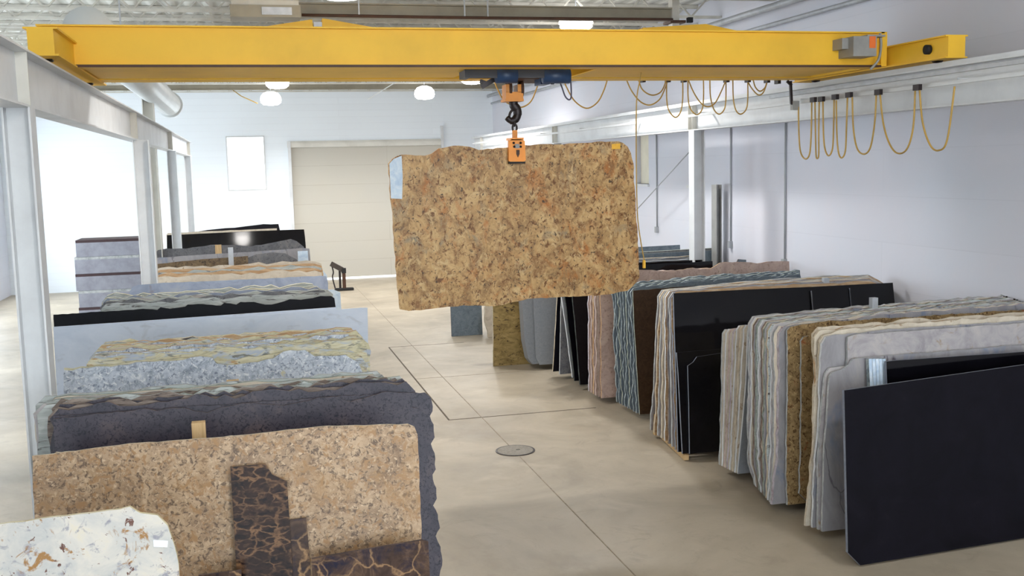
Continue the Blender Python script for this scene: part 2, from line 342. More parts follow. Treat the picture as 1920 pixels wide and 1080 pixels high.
struct('trim_4', boxes((DX0-.1, DX1, YB-.10, YB-.002, DZ, DZ+.14), (DX0-.1, DX1, YB-.05, YB-.002, DZ+.14, DZ+.2)), M['creamsteel'], 'cream header over the overhead door')
struct('trim_5', boxes((DX0-.09, DX0, YB-.12, YB-.002, 0, DZ+.2)), M['whitesteel'], 'white left door track')
struct('trim_6', boxes((DX1, DX1+.09, YB-.12, YB-.002, 0, DZ+.62)), M['whitesteel'], 'white right door track')
n = 7
def joint(x0, x1, y0, y1, mt):
    global n
    struct('trim_%d' % n, boxes((x0, x1, y0, y1, .0003, .0022)), mt, 'dark joint cut in the floor'); n += 1
joint(2.575, 2.60, 14.0, 20.3, M['jointdark']); joint(2.60, 4.75, 14.0, 14.025, M['jointdark']); joint(2.60, 4.1, 20.28, 20.30, M['jointdark'])
joint(3.05, 3.062, 3.5, 31.5, M['jointfaint']); joint(2.60, 4.6, 17.0, 17.014, M['jointfaint']); joint(5.0, 5.012, 3.0, 7.4, M['jointfaint'])

# ------------------------------------------------------------------ roof: joists, beams
groups = {}
jw = 'grey open-web steel joist spanning the hall under the roof deck'
def joist(y):
    t = empty('roof_joist', ((XL+XR)/2, y, 5.9), jw, 'roof joist', 'open-web roof joists')
    bm = boxes((XL, XR, y-.05, y-.01, 6.24, 6.296), (XL, XR, y+.01, y+.05, 6.24, 6.296)); child('top_chord', bm, M['roofsteel'], t)
    bm = boxes((XL, XR, y-.04, y-.01, 5.93, 5.97), (XL, XR, y+.01, y+.04, 5.93, 5.97)); child('bottom_chord', bm, M['roofsteel'], t)
    bm = bmesh.new(); x = XL+.1; s = .3; k = 0
    while x+s < XR:
        a, b_ = ((x, y, 5.95), (x+s, y, 6.26)) if k % 2 == 0 else ((x, y, 6.26), (x+s, y, 5.95))
        bar(bm, a, b_, .025); x += s; k += 1
    child('web', bm, M['roofsteel'], t)
for i in range(22):
    y = 12.95+i*.96
    if abs(y-15.7) > .3 and abs(y-31.2) > .3 and y < 33.5: joist(y)
def ibeam_x(name, x0, x1, y, zb, zt, fw, mt, label, cat, par=None):
    t = empty(name, ((x0+x1)/2, y, zb), label, cat)
    child('web', boxes((x0, x1, y-.012, y+.012, zb+.02, zt-.02)), mt, t)
    child('top_flange', boxes((x0, x1, y-fw/2, y+fw/2, zt-.02, zt)), mt, t)
    child('bottom_flange', boxes((x0, x1, y-fw/2, y+fw/2, zb, zb+.02)), mt, t)
    return t
ibeam_x('roof_beam', .86, 6.66, 15.7, 5.72, 5.92, .16, M['girdersteel'], 'taupe steel roof beam running across just above the crane girder', 'roof beam')
ibeam_x('roof_beam', XL, 7.95, 31.1, 5.84, 6.04, .16, M['girdersteel'], 'taupe steel roof beam running across near the back wall', 'roof beam')
t = empty('roof_pipe', (2.4, 15.35, 5.66), 'dark pipe running below the near roof beam above the crane', 'pipe')
bm = bmesh.new(); tube(bm, [(.9, 15.35, 5.70), (3.5, 15.35, 5.69), (6.55, 15.35, 5.70)], .022, 8); child('pipe_run', bm, M['rust'], t, True)
for x in (1.7, 3.25, 3.6): child('hanger', boxes((x, x+.02, 15.34, 15.36, 5.71, 6.24)), M['galv'], t)
# roof support plate under the beam end
t = empty('beam_end_post', (6.72, 15.7, 5.6), 'grey steel post holding the end of the near roof beam', 'post')
child('post_shaft', boxes((6.66, 6.78, 15.62, 15.78, 5.6, 6.29)), M['roofsteel'], t)
child('bearing_plate', boxes((6.6, 6.86, 15.55, 15.85, 5.68, 5.72)), M['rust'], t)
child('bolt_head', boxes((6.88, 6.96, 15.5, 15.58, 5.68, 5.76)), M['rubber'], t)
# unit heater
t = empty('unit_heater', (.4, 15.2, 5.7), 'grey box-shaped unit heater hung under the roof above the crane', 'heater')
a = at_y(432, 35, 15.1); b_ = at_y(562, 14, 15.1)
child('casing', boxes((a.x, b_.x, 14.9, 15.35, a.z, b_.z)), M['girdersteel'], t)
child('top_cover', boxes((a.x+.02, b_.x-.02, 14.95, 15.3, b_.z, b_.z+.07)), M['roofsteel'], t)
child('grille', boxes((a.x+.42, b_.x-.12, 14.885, 14.9, a.z+.03, b_.z-.03)), M['galv'], t)
for x in (a.x+.1, b_.x-.1): child('hanger_rod', boxes((x-.01, x+.01, 15.1, 15.12, b_.z+.07, 6.29)), M['galv'], t)
# pipes along the right wall under the roof
for k, (z, x, r, w_) in enumerate(((5.80, 7.85, .055, 'upper'), (5.56, 7.95, .035, 'lower'))):
    bm = bmesh.new(); tube(bm, [(x, 3, z), (x, 33.6, z)], r, 12, sm=False)
    o = link('wall_pipe', bm, M['galv'], smooth=True); tag(o, '%s of two long grey pipes along the right wall under the roof' % w_, 'pipe'); recentre(o)
# round duct top-left
t = empty('air_duct', (-1.9, 22, 5.2), 'round white air duct running high along the left side', 'duct')
e = at_y(326, 196, 25.5); s_ = at_y(295, 168, 21)
bm = bmesh.new(); tube(bm, [(e.x-.1, 12.5, e.z), (e.x-.1, 25.4, e.z)], .26, 20, sm=False); child('duct_body', bm, M['duct'], t, True)
bm = bmesh.new(); tube(bm, [(e.x-.1, 25.4, e.z), (e.x-.1, 25.5, e.z)], .30, 20, sm=False); child('end_collar', bm, M['duct'], t, True)
for y in (16, 20, 24): child('strap', boxes((e.x-.11, e.x-.09, y, y+.03, e.z+.25, 6.29)), M['galv'], t)
p = at_y(320, 210, 25.0); q = at_y(329, 188, 25.0); child('outlet', boxes((p.x, q.x, 24.9, 25.3, p.z, q.z)), M['ductdark'], t)

# ------------------------------------------------------------------ high bay lamps
LABS = {0: 'bright round high-bay lamp glowing just above the yellow crane girder', 1: 'bright high-bay lamp at left, just below the crane girder', 2: 'bright high-bay lamp glowing on the left, furthest from the camera',
        3: 'bright high-bay lamp hanging right of centre near the back wall', 4: 'high-bay lamp partly behind the blue hoist trolley', 5: 'high-bay lamp glowing above the left part of the crane girder'}
def lamp(px, py, z, k): p = at_z(px, py, z); lamp_at(p.x, p.y, z, k)
def lamp_at(lx, ly, z, k):
    p = Vector((lx, ly, z))
    t = empty('high_bay_lamp', (p.x, p.y, z), LABS[k], 'ceiling lamp', 'high-bay lamps')
    bm = bmesh.new(); lathe(bm, [(.09, z+.26), (.20, z+.22), (.27, z+.13), (.285, z+.02), (.275, z+.02), (.26, z+.12), (.19, z+.20), (.08, z+.24)], p.x, p.y); child('reflector', bm, M['acrylic'], t, True)
    bm = bmesh.new(); lathe(bm, [(.265, z+.02), (.27, z-.03), (.20, z-.09), (.05, z-.11)], p.x, p.y); child('lens', bm, M['lens'], t, True)
    child('stem', boxes((p.x-.01, p.x+.01, p.y-.01, p.y+.01, z+.30, 6.29)), M['galv'], t)
    l = D.lights.new('lamp_light', 'POINT' if k > 5 else 'SPOT')
    if k < 6: l.spot_size = R_(168); l.spot_blend = .6
    l.energy = NEAR_W if k > 5 else LAMP_W; l.color = (1, .97, .93); l.shadow_soft_size = .25
    lo = D.objects.new('lamp_light', l); C.objects.link(lo); lo.parent = t; lo.location = (0, 0, -.2)
lamp(1080, 47, 5.79, 0); lamp(520, 158, 5.6, 1); lamp(508, 190, 5.42, 2); lamp(796, 179, 5.52, 3); lamp(885, 150, 5.7, 4); lamp(640, -17, 5.66, 5)

LABS[6] = 'high-bay lamp on the left above the camera side of the crane'; LABS[7] = 'high-bay lamp on the right above the camera side of the crane'
lamp_at(.9, 3.2, 5.62, 6); lamp_at(5.3, 3.2, 5.62, 7)

# ------------------------------------------------------------------ columns and runways
def hcol(name, x, y, z1, dx, dy, mt, label, cat='steel column', base=True):
    t = empty(name, (x, y, 0), label, cat, 'white steel columns')
    child('flange', boxes((x-dx/2, x-dx/2+.014, y-dy/2, y+dy/2, .02, z1)), mt, t)
    child('flange', boxes((x+dx/2-.014, x+dx/2, y-dy/2, y+dy/2, .02, z1)), mt, t)
    child('web', boxes((x-dx/2+.014, x+dx/2-.014, y-.006, y+.006, .02, z1)), mt, t)
    child('base_plate', boxes((x-dx/2-.07, x+dx/2+.07, y-dy/2-.07, y+dy/2+.07, 0, .02)), mt, t)
    return t
XRL, XRR = -1.55, 7.06
wh = M['whitesteel']
hcol('runway_column', XRR, 15.6, 4.0, .19, .2, wh, 'white steel column under the right crane runway, nearer the camera')
hcol('runway_column', XRR, 23.4, 4.0, .19, .2, wh, 'white steel column under the right crane runway behind the hanging slab')
hcol('runway_column', XRR, 31.1, 4.0, .19, .2, wh, 'white steel column under the right crane runway next to the back wall')
hcol('runway_column', -1.42, 15.95, 4.0, .22, .2, wh, 'white steel column at far left behind the stone slabs')
hcol('runway_column', -1.49, 23.5, 4.0, .19, .2, wh, 'white steel column second from left, before the black slabs')
hcol('runway_column', XRL, 31.1, 4.0, .19, .2, wh, 'white steel column under the left runway next to the back wall')
hcol('runway_column', XRL, 8.2, 4.0, .19, .2, wh, 'white steel column nearest the camera on the left')
hcol('roof_column', -1.70, 21.0, 6.0, .2, .3, M['creamsteel'], 'tall cream column rising to the roof behind the left runway')
hcol('roof_column', 7.88, 16.6, 3.1, .1, .2, M['boxgrey'], 'short grey column on the right wall behind the white column')
def runway(x, y0, y1, name_lab, ystif, side):
    t = empty('crane_runway', (x, (y0+y1)/2, 4.0), name_lab, 'crane runway beam')
    mt = M['whitesteel']
    child('bottom_flange', boxes((x-.09, x+.09, y0, y1, 4.0, 4.016)), mt, t)
    child('web', boxes((x-.005, x+.005, y0, y1, 4.016, 4.394)), mt, t)
    child('top_flange', boxes((x-.10, x+.10, y0, y1, 4.394, 4.41)), mt, t)
    child('rail', boxes((x-.02, x+.02, y0, y1, 4.41, 4.46)), mt, t)
    for y in ystif:
        child('stiffener', boxes((x-.085, x-.005, y-.006, y+.006, 4.016, 4.394)), M['creamsteel'], t)
        child('stiffener', boxes((x+.005, x+.085, y-.006, y+.006, 4.016, 4.394)), M['creamsteel'], t)
    return t
rr_ = runway(XRR, 2, 32.3, 'long white runway beam carrying the crane along the right wall', (8, 15.6, 15.75, 23.3, 23.45, 31.1), 1)
child('angle_rail', boxes((XRR-.24, XRR-.20, 2, 31.5, 4.20, 4.24), ), M['whitesteel'], rr_)
for y in range(3, 32, 3): child('bracket', boxes((XRR-.21, XRR-.005, y, y+.03, 4.24, 4.26)), M['whitesteel'], rr_)
child('upper_angle', boxes((XRR+.15, XRR+.5, 12, 32.0, 4.42, 4.45)), M['whitesteel'], rr_)
runway(XRL, 2, 31.9, 'white runway beam at upper left resting on the left columns', (8.2, 15.9, 16.05, 23.45, 23.6, 31.1), -1)

# wall conduits and brace
for k, (px, y0_, py0, py1, lab) in enumerate(((1367, 16.45, 243, 452, 'thin grey conduit running down the right wall beside the white column'), (1469.5, 14.58, 235, 486, 'thin grey conduit alone on the right wall, right of the columns'),
                                   (1228, 19.8, 250, 425, 'thin grey conduit on the right wall next to the hanging slab'))):
    a = at_x(px, py0, 8.0); b_ = at_x(px, py1, 8.0)
    bm = bmesh.new(); tube(bm, [(8.03, a.y, a.z+.3), (8.03, a.y, b_.z)], .014, 8, sm=False)
    t = empty('wall_conduit', (8.03, a.y, b_.z), lab, 'conduit')
    child('conduit_pipe', bm, M['pvc'], t, True); child('outlet_box', boxes((7.99, 8.048, a.y-.04, a.y+.04, b_.z-.12, b_.z)), M['pvc'], t)
bm = bmesh.new(); p = at_x(1308, 268, 7.6); q = at_x(1192, 395, 7.6)
tube(bm, [p, q+(q-p)*.45], .010, 6, sm=False); o = link('brace_rod', bm, M['pvc'], smooth=True); tag(o, 'thin diagonal brace rod between the right columns', 'brace'); recentre(o)
bm = bmesh.new(); tube(bm, [at_y(690, 186, 28), at_y(752, 148, 27), Vector((at_y(790, 120, 26.3).x, 26.3, 6.28))], .012, 6, sm=False); o = link('roof_brace', bm, M['duct'], smooth=True)
tag(o, 'thin white diagonal brace under the roof left of the hoist', 'brace'); recentre(o)
bm = bmesh.new(); tube(bm, [Vector((at_y(436, 172, 30.9).x, 31.08, 5.85)), at_y(452, 180, 30.5), at_y(483, 194, 30)], .014, 6, sm=False); o = link('roof_brace', bm, M['cable'], smooth=True)
tag(o, 'short tan diagonal brace beside the far left lamp', 'brace'); recentre(o)

# ------------------------------------------------------------------ overhead crane
Y0, Y1 = 10.30, 12.12      # front face of the front girder, back face of the rear one
GZ0, GZ1 = 4.50, 4.87
crane = empty('overhead_crane', (2.8, 11.2, 4.47), 'large yellow double-girder overhead bridge crane spanning the hall', 'overhead crane')
def girder(ya, yb, nm):
    g = child(nm, boxes((-1.75, 6.86, ya+.05, yb-.05, GZ0+.02, GZ1-.015)), M['yellow'], crane)
    child('top_flange', boxes((-1.75, 6.90, ya, yb, GZ1-.015, GZ1)), M['yellow'], g)
    child('bottom_flange', boxes((-1.75, 6.86, ya, yb, GZ0, GZ0+.02)), M['yellow'], g)
girder(Y0, Y0+.34, 'front_girder'); girder(Y1-.34, Y1, 'rear_girder')
child('flange_shade_strip', boxes((-1.75, 6.86, Y0-.006, Y0, GZ0-.012, GZ0+.012)), M['rust'], crane)  # dark strip standing in for the shade line under the front flange
child('bottom_plate', boxes((-1.75, 2.35, Y0+.36, Y1-.36, GZ0+.01, GZ0+.02), (3.72, 6.75, Y0+.36, Y1-.36, GZ0+.01, GZ0+.02)), M['yellow'], crane)
# tapered upstands on the rear girder
def hump(px0, pxa, pxb, px1, pyt):
    y = Y1-.3; zt = at_y((pxa+pxb)/2, pyt, y).z
    z0, z1 = at_y(px0, 52, y).z, at_y(px1, 52 if px1 < 1000 else 58, y).z
    pts = [(at_y(px0, 50, y).x, y, GZ1), (at_y(px0, 50, y).x, y, z0), (at_y(pxa, 50, y).x, y, zt), (at_y(pxb, 50, y).x, y, zt), (at_y(px1, 50, y).x, y, z1), (at_y(px1, 50, y).x+.001, y, GZ1)]
    bm = bmesh.new(); prism(bm, pts, Vector((0, .22, 0))); child('upstand', bm, M['yellow'], crane)
hump(480, 584, 586, 587, 36.5); hump(604, 605, 607, 705, 34.5); hump(1205, 1322, 1324, 1385, 45)
p = at_y(596, 43, Y1-.2); child('rail_splice', boxes((p.x-.05, p.x+.05, Y1-.28, Y1-.1, GZ1, p.z)), M['galv'], crane)
# end trucks
for xa, nm in ((XRR, 'end_truck'), (XRL, 'end_truck')):
    e_ = child(nm, boxes((xa-.10, xa+.10, 9.3, 12.35, 4.50, 4.70), (xa-.13, xa+.13, 9.3, 12.35, 4.70, 4.715), (xa-.13, xa+.13, 9.3, 12.35, 4.485, 4.50)), M['yellow'], crane)
    for y in (9.6, 12.0):
        bm = bmesh.new(); tube(bm, [(xa-.035, y, 4.53), (xa+.035, y, 4.53)], .068, 20, sm=False); child('wheel', bm, M['iron'], e_, True)
        bm = bmesh.new(); tube(bm, [(xa-.145, y, 4.60), (xa-.10, y, 4.60)], .05, 16, sm=False); child('axle_cap', bm, M['rubber'], e_, True)
    child('buffer', boxes((xa-.05, xa+.05, 12.35, 12.42, 4.53, 4.65)), M['rubber'], e_)
child('end_plate', boxes((6.86, 6.93, Y0, Y1, 4.5, GZ1)), M['yellow'], crane)
child('gusset', boxes((6.93, 7.0, Y0+.1, Y0+.14, 4.7, 4.85)), M['yellow'], crane)
# junction box on the front girder
yb = Y0-.02
a = at_y(1600, 105, yb-.22); b_ = at_y(1644, 68, yb-.22)
jb = child('junction_box', boxes((a.x, b_.x, yb-.22, yb+.07, a.z, b_.z)), M['boxgrey'], crane)
p = at_y(1577, 92, yb-.1); q = at_y(1598, 72, yb-.1)
child('side_box', boxes((p.x, a.x, yb-.12, yb+.07, p.z, q.z)), M['boxgrey'], jb)
p = at_y(1630, 90, yb-.222); q = at_y(1642, 68, yb-.222)
child('warning_label', boxes((p.x, q.x, yb-.224, yb-.22, p.z, q.z)), M['labelorange'], jb, label='orange warning label')
child('box_bracket', boxes((b_.x-.1, b_.x+.12, yb-.2, yb+.07, b_.z, b_.z+.02)), M['boxgrey'], jb)
bm = bmesh.new(); tube(bm, [at_y(1650, 62, yb-.1), at_y(1652, 85, yb-.1), at_y(1647, 112, yb-.06), at_y(1632, 130, yb-.03)], .014, 8); child('conduit', bm, M['boxgrey'], crane, True)

# ------------------------------------------------------------------ hoist trolley
YT = 11.25
tr = empty('hoist_trolley', (2.96, YT, 4.3), 'dark blue hoist trolley under the middle of the yellow crane', 'hoist')
def pb(px0, py0, px1, py1, y, dy):
    a = at_y(px0, py1, y); b_ = at_y(px1, py0, y); return (a.x, b_.x, y, y+dy, a.z, b_.z)
child('side_channel', boxes(pb(872, 129, 1032, 146, 10.70, .05)), M['dkbluesteel'], tr); child('side_channel', boxes(pb(880, 128, 1032, 146, 11.7, .05)), M['dkbluesteel'], tr); child('cross_member', boxes(pb(872, 131, 884, 145, 10.751, .3)), M['dkbluesteel'], tr)
child('drum', boxes(pb(968, 132, 1030, 148, 10.9, .6)), M['rust'], tr)
bm = bmesh.new(); a = at_y(930, 141, 10.76); b_ = at_y(968, 141, 10.76); tube(bm, [a, b_], .085, 20, sm=False); child('gearbox', bm, M['bluesteel'], tr, True)
bm = bmesh.new(); a = at_y(1018, 142, 10.76); b_ = at_y(1067, 142, 10.76); tube(bm, [a, b_], .082, 20, sm=False)
mo = child('motor', bm, M['bluesteel'], tr, True)
child('motor_box', boxes(pb(1014, 128, 1026, 157, 10.85, .25), pb(1014, 154, 1031, 158, 10.85, .25)), M['bluesteel'], mo)
child('cable_gland', boxes(pb(1034, 150, 1039, 158, 10.95, .04)), M['rubber'], mo)
bm = bmesh.new(); bar(bm, at_y(903, 163, 10.9), at_y(955, 132, 10.9), .05); bar(bm, at_y(900, 152, 10.9), at_y(915, 158, 10.9), .04)
child('cable_arm', bm, M['iron'], tr)
for px in (949, 954, 973, 980):
    bm = bmesh.new(); tube(bm, [at_y(px-1, 142, YT), at_y(px, 160, YT)], .006, 6, sm=False); child('wire_rope', bm, M['iron'], tr, True)
hb = child('hook_block', boxes(pb(949, 172, 981, 187, YT-.09, .18), pb(948, 185, 982, 190, YT-.11, .22)), M['orangeblk'], tr)
child('cheek_plate', boxes(pb(949, 158, 959, 173, YT-.09, .18)), M['orangeblk'], hb); child('cheek_plate', boxes(pb(971, 158, 981, 173, YT-.09, .18)), M['orangeblk'], hb)
for px in (954, 976):
    bm = bmesh.new(); a = at_y(px-2.4, 167, YT); b_ = at_y(px+2.4, 167, YT); tube(bm, [a, b_], .105, 20, sm=False); child('sheave', bm, M['rust'], hb, True)
bm = bmesh.new(); hp = [(963, 189), (963, 197), (969, 205), (970, 216), (965, 225), (957, 226), (950, 220)]
tube(bm, [at_y(x, y, YT) for x, y in hp], .045, 12, 6, taper=[1.1, 1.15, 1.1, 1.0, .9, .75, .55]); child('hook', bm, M['iron'], hb, True)
bm = bmesh.new(); tube(bm, [at_y(x, y, YT) for x, y in ((962, 205), (957, 211), (955, 219), (958, 224))], .014, 8); child('safety_latch', bm, M['iron'], hb, True)

# ------------------------------------------------------------------ slab lifting clamp
YS = 11.25
cl = empty('lifting_clamp', (2.93, YS, 3.5), 'orange slab lifting clamp gripping the top of the hanging slab', 'lifting clamp')
bm = bmesh.new()
for k, (x, y) in enumerate(((964, 229), (965, 240))):
    c_ = at_y(x, y, YS); pts = []
    for i in range(13):
        an = 2*math.pi*i/12
        dx = .024*math.cos(an); dz = .042*math.sin(an)
        pts.append((c_.x+(dx if k else 0), c_.y+(0 if k else dx), c_.z+dz))
    tube(bm, pts, .012, 8, 2)
child('chain_link', bm, M['iron'], cl, True)
child('lug', boxes(pb(962, 244, 970, 262, YS-.02, .04)), M['orangeblk'], cl)
def cpl(px, py, y): return at_y(px, py, y)
for nm, yy, dy in (('jaw_plate', YS-.085, .055), ('jaw_plate', YS+.055, .05)):
    pts = [cpl(x, y, yy) for x, y in ((954, 264), (960, 261), (977, 261), (984, 264), (986, 300), (983, 303), (956, 303), (954, 301))]
    bm = bmesh.new(); prism(bm, [(p.x, yy, p.z) for p in pts], Vector((0, dy, 0))); jp = child(nm, bm, M['orange'], cl)
    if dy == .055:
        for x, y in ((963, 268), (976, 268), (964, 275), (976, 275)):
            c_ = cpl(x, y, yy); bm = bmesh.new(); tube(bm, [(c_.x, yy-.012, c_.z), (c_.x, yy+.0, c_.z)], .013, 12, sm=False); child('bolt', bm, M['iron'], jp, True)
        child('adjuster', boxes(pb(966, 270, 974, 278, yy-.01, .01)), M['boxgrey'], jp)
        bm = bmesh.new(); prism(bm, [(p.x, yy-.008, p.z) for p in [cpl(x, y, yy) for x, y in ((968, 281), (974, 281), (974, 289), (971, 295), (968, 289))]], Vector((0, .008, 0))); child('slot', bm, M['rust'], jp)
child('rubber_pad', boxes(pb(955, 303, 985, 307, YS-.085, .055)), M['rubber'], cl)
child('bridge_bar', boxes(pb(957, 258, 982, 263, YS-.085, .19)), M['orange'], cl)

# ------------------------------------------------------------------ slabs
def outline_jitter(P, rough, step, keep_bottom=None):
    out = []; N = len(P)
    for i in range(N):
        a = Vector(P[i]); b_ = Vector(P[(i+1) % N]); L_ = (b_-a).length; out.append(a)
        if rough <= 0: continue
        k = max(1, int(L_/step)); nrm = Vector((-(b_-a).y, (b_-a).x)).normalized() if L_ > 0 else Vector((0, 0))
        ph = random.random()*6
        for j in range(1, k):
            t = j/k
            q = a.lerp(b_, t) + nrm*(random.uniform(-1, 1)*rough + math.sin(ph+t*L_*11)*rough*.6)
            if keep_bottom is not None and a.y < keep_bottom+.02 and b_.y < keep_bottom+.02: q.y = keep_bottom
            out.append(q)
    return out
class Plane:
    def __init__(s, yb, lean=0, rz=0, xb=0, zb=.10):
        s.B = Vector((xb, yb, zb)); s.l = R_(lean); s.r = R_(rz)
        s.U = Vector((math.cos(s.r), math.sin(s.r), 0)); s.V = Vector((-math.sin(s.r)*math.sin(s.l), math.cos(s.r)*math.sin(s.l), math.cos(s.l)))
        s.N = s.V.cross(s.U).normalized()
        if s.N.y < 0: s.N = -s.N
    def hit(s, px, py):
        d = ray(px, py); t = (s.B-EYE).dot(s.N)/d.dot(s.N); p = EYE+d*t-s.B
        return Vector((p.dot(s.U), p.dot(s.V)))
    def w(s, u, v, n_=0): return s.B + s.U*u + s.V*v + s.N*n_
def slab(P, uv, mat, edge, thick=.03, rough=.008, step=.06, label='', name='stone_slab', cat='stone slab', group=None, sub=None, keep=True):
    uv = [Vector(p) for p in uv]
    uv = outline_jitter(uv, rough, step, 0 if keep else None)
    if keep: uv = [Vector((p.x, max(p.y, 0))) for p in uv]
    lim = 7.98-P.B.x; uv = [Vector((min(p.x, lim), p.y)) for p in uv]
    u0 = sum(p.x for p in uv)/len(uv)
    bm = bmesh.new()
    prism(bm, [Vector((p.x-u0, 0, p.y)) for p in uv], Vector((0, thick, 0)), 0, 1)
    o = link(name, bm, [M[mat], M[edge]], None, P.w(u0, 0), (-P.l, 0, P.r))
    tag(o, label, cat, group); return o
def fan(ybase, ytop): return Plane(ybase, math.degrees(math.atan((ytop-ybase)/1.85)))
def auto(P, top, rough=0, foot=0):
    """px outline of the visible top, sides dropped to the rack"""
    uv = [P.hit(*p) for p in top]
    return uv + [Vector((uv[-1].x, foot)), Vector((uv[0].x, foot))]
ORD = ['front', 'second', 'third', 'fourth', 'fifth', 'sixth', 'seventh', 'eighth', 'ninth', 'tenth', 'eleventh', 'twelfth', 'thirteenth', 'fourteenth']
def backing(yb, n_, x0, x1, h, lean, mats, edges, where, grp, start=1, gap=.006, thick=.03, rough=.012, xj=.04, hj=.03, step=.08, rz=0):
    """slabs standing behind one another; returns next y"""
    y = yb
    for i in range(n_):
        P = Plane(y, lean, rz, 0)
        a = x0+random.uniform(-xj, xj); b_ = x1+random.uniform(-xj, xj); hh = (h+random.uniform(-hj, hj))/math.cos(abs(P.l))
        c = .06
        uv = [(a, c*.3), (a+random.uniform(-.01, .01), hh-c), (a+c, hh), (b_-c, hh+random.uniform(-.02, .02)), (b_, hh-c), (b_, 0), (a, 0)]
        k = start+i
        mt = mats[i % len(mats)]; ed = edges[i % len(edges)]
        slab(P, uv, mt, ed, thick, rough, step, '%s slab, %s edges, %s from front %s' % (M[mt].name.split('_gran')[0].split('_marb')[0].replace('_', ' '), M[ed].name.replace('raw_', '').replace('sawn_', '').replace('_edge', '').replace('_', ' '), ORD[k] if k < len(ORD) else 'last', where), group=grp)
        y += thick+gap
    return y

# the hanging slab
PS = Plane(YS-.02, 0, 0, 0, 0)
hs = [(728, 307), (737, 297), (753, 290), (797, 292), (810, 288), (823, 278), (860, 273), (880, 275), (897, 281), (933, 277), (955, 276), (985, 272), (1033, 270), (1093, 268), (1127, 265), (1160, 265), (1168, 268), (1177, 275),
      (1183, 287), (1188, 307), (1192, 390), (1197, 473), (1199, 520), (1190, 533), (1177, 545), (1140, 552), (1100, 555), (1033, 558), (990, 560), (947, 571), (927, 574), (887, 573), (840, 575), (800, 580), (767, 583), (750, 580),
      (745, 540), (740, 473), (735, 390), (732, 373)]
hang = slab(PS, [PS.hit(*p) for p in hs], 'gold', 'e_tan', .04, .006, .05, 'big tawny gold granite slab with ragged edges hanging from the crane', keep=False)
yy = YS-.0225
bm = bmesh.new(); prism(bm, [at_y(x, y, yy) for x, y in ((730, 307), (738, 298), (753, 292), (755, 330), (754, 373), (733, 372))], Vector((0, -.003, 0))); child('protective_film', bm, M['film'], hang, label='pale blue film at its upper left')
bm = bmesh.new(); prism(bm, [at_y(x, y, yy) for x, y in ((1147, 270), (1163, 269), (1163, 279), (1147, 280))], Vector((0, -.003, 0))); child('price_sticker', bm, M['labelyellow'], hang, label='yellow sticker in the corner')

def rack(x0, x1, y0, y1, posts, label, rails=2):
    t = empty('slab_rack', ((x0+x1)/2, (y0+y1)/2, 0), label, 'slab rack', 'A-frame slab racks')
    for x in [x0+(x1-x0)*(i+.5)/rails for i in range(rails)]:
        child('base_rail', boxes((x-.05, x+.05, y0, y1, 0, .098)), M['rack'], t)
    ym = (y0+y1)/2
    for (px, py0, w_, mt, y) in posts:
        top = at_y(px, py0, y); wd = w_*y/F
        child('post', boxes((top.x-wd/2, top.x+wd/2, y-.03, y+.03, .098, top.z)), M[mt], t)
    return t

# ---- left row, nearest first -----------------------------------------
P = Plane(4.75, 6)
uv = auto(P, [(-10, 985), (120, 968), (225, 955), (243, 950), (262, 962), (295, 966), (314, 985), (326, 1020), (336, 1080)])
g = slab(P, uv, 'giallo', 'e_yellow', .03, .004, .05, 'pale speckled slab with yellowish rim and a white tag at lower left corner')
lq = [P.hit(*p) for p in ((287, 1012), (315, 1014), (314, 1026), (288, 1025))]
bm = bmesh.new(); prism(bm, [P.w(q.x, q.y, -.003) for q in lq], P.N*.0025); child('paper_tag', bm, M['labelwhite'], g, label='small white paper tag')

PB = Plane(5.83, 8, -3)
uv = auto(PB, [(60, 855), (180, 840), (242, 832), (330, 826), (390, 822), (470, 815), (540, 806), (600, 800), (700, 797), (765, 795), (777, 800), (783, 815), (786, 880), (790, 1010)])
slab(PB, uv, 'beige', 'e_cream', .03, .003, .05, 'large beige granite slab with a light rim, front of the near left stack')
P2 = Plane(5.70, 10.5, -3)
uv = [P2.hit(*p) for p in ((432, 876), (498, 870), (510, 890), (538, 903), (543, 980), (556, 1090))]+[P2.hit(456, 1090)]
uv = uv[:5]+[Vector((uv[4].x+.02, 0)), Vector((uv[0].x+.03, 0))]
slab(P2, uv, 'emper', 'e_dark', .02, 0, .1, 'narrow dark brown marble offcut with tan veins leaning on the beige slab', name='marble_offcut', cat='marble offcut')
P3 = Plane(5.765, 9, -3)
uv = auto(P3, [(535, 976), (574, 971), (582, 1060)])
slab(P3, uv, 'emperbig', 'e_dark', .02, 0, .1, 'small brown marble offcut just right of the tall veined piece', name='marble_offcut', cat='marble offcut')
P4 = Plane(5.62, 7, -3)
uv = auto(P4, [(584, 1048), (700, 1028), (792, 1013), (803, 1016)])
slab(P4, uv, 'emperbig', 'e_dark', .03, 0, .1, 'wide brown marble slab with pale veins across the bottom edge of the picture')
P5 = Plane(5.60, 7, -3)
uv = auto(P5, [(372, 1079), (412, 1074), (452, 1069)])
slab(P5, uv, 'emperbig', 'e_dark', .02, 0, .1, 'low dark marble piece left of the tall veined offcut, barely in view', name='marble_offcut', cat='marble offcut')
backing(5.88, 3, -1.2, .86, 1.85, 8, ['beige'], ['e_cream'], 'in near left beige stack', 'slabs of the near left beige stack', thick=.03, rz=-3)

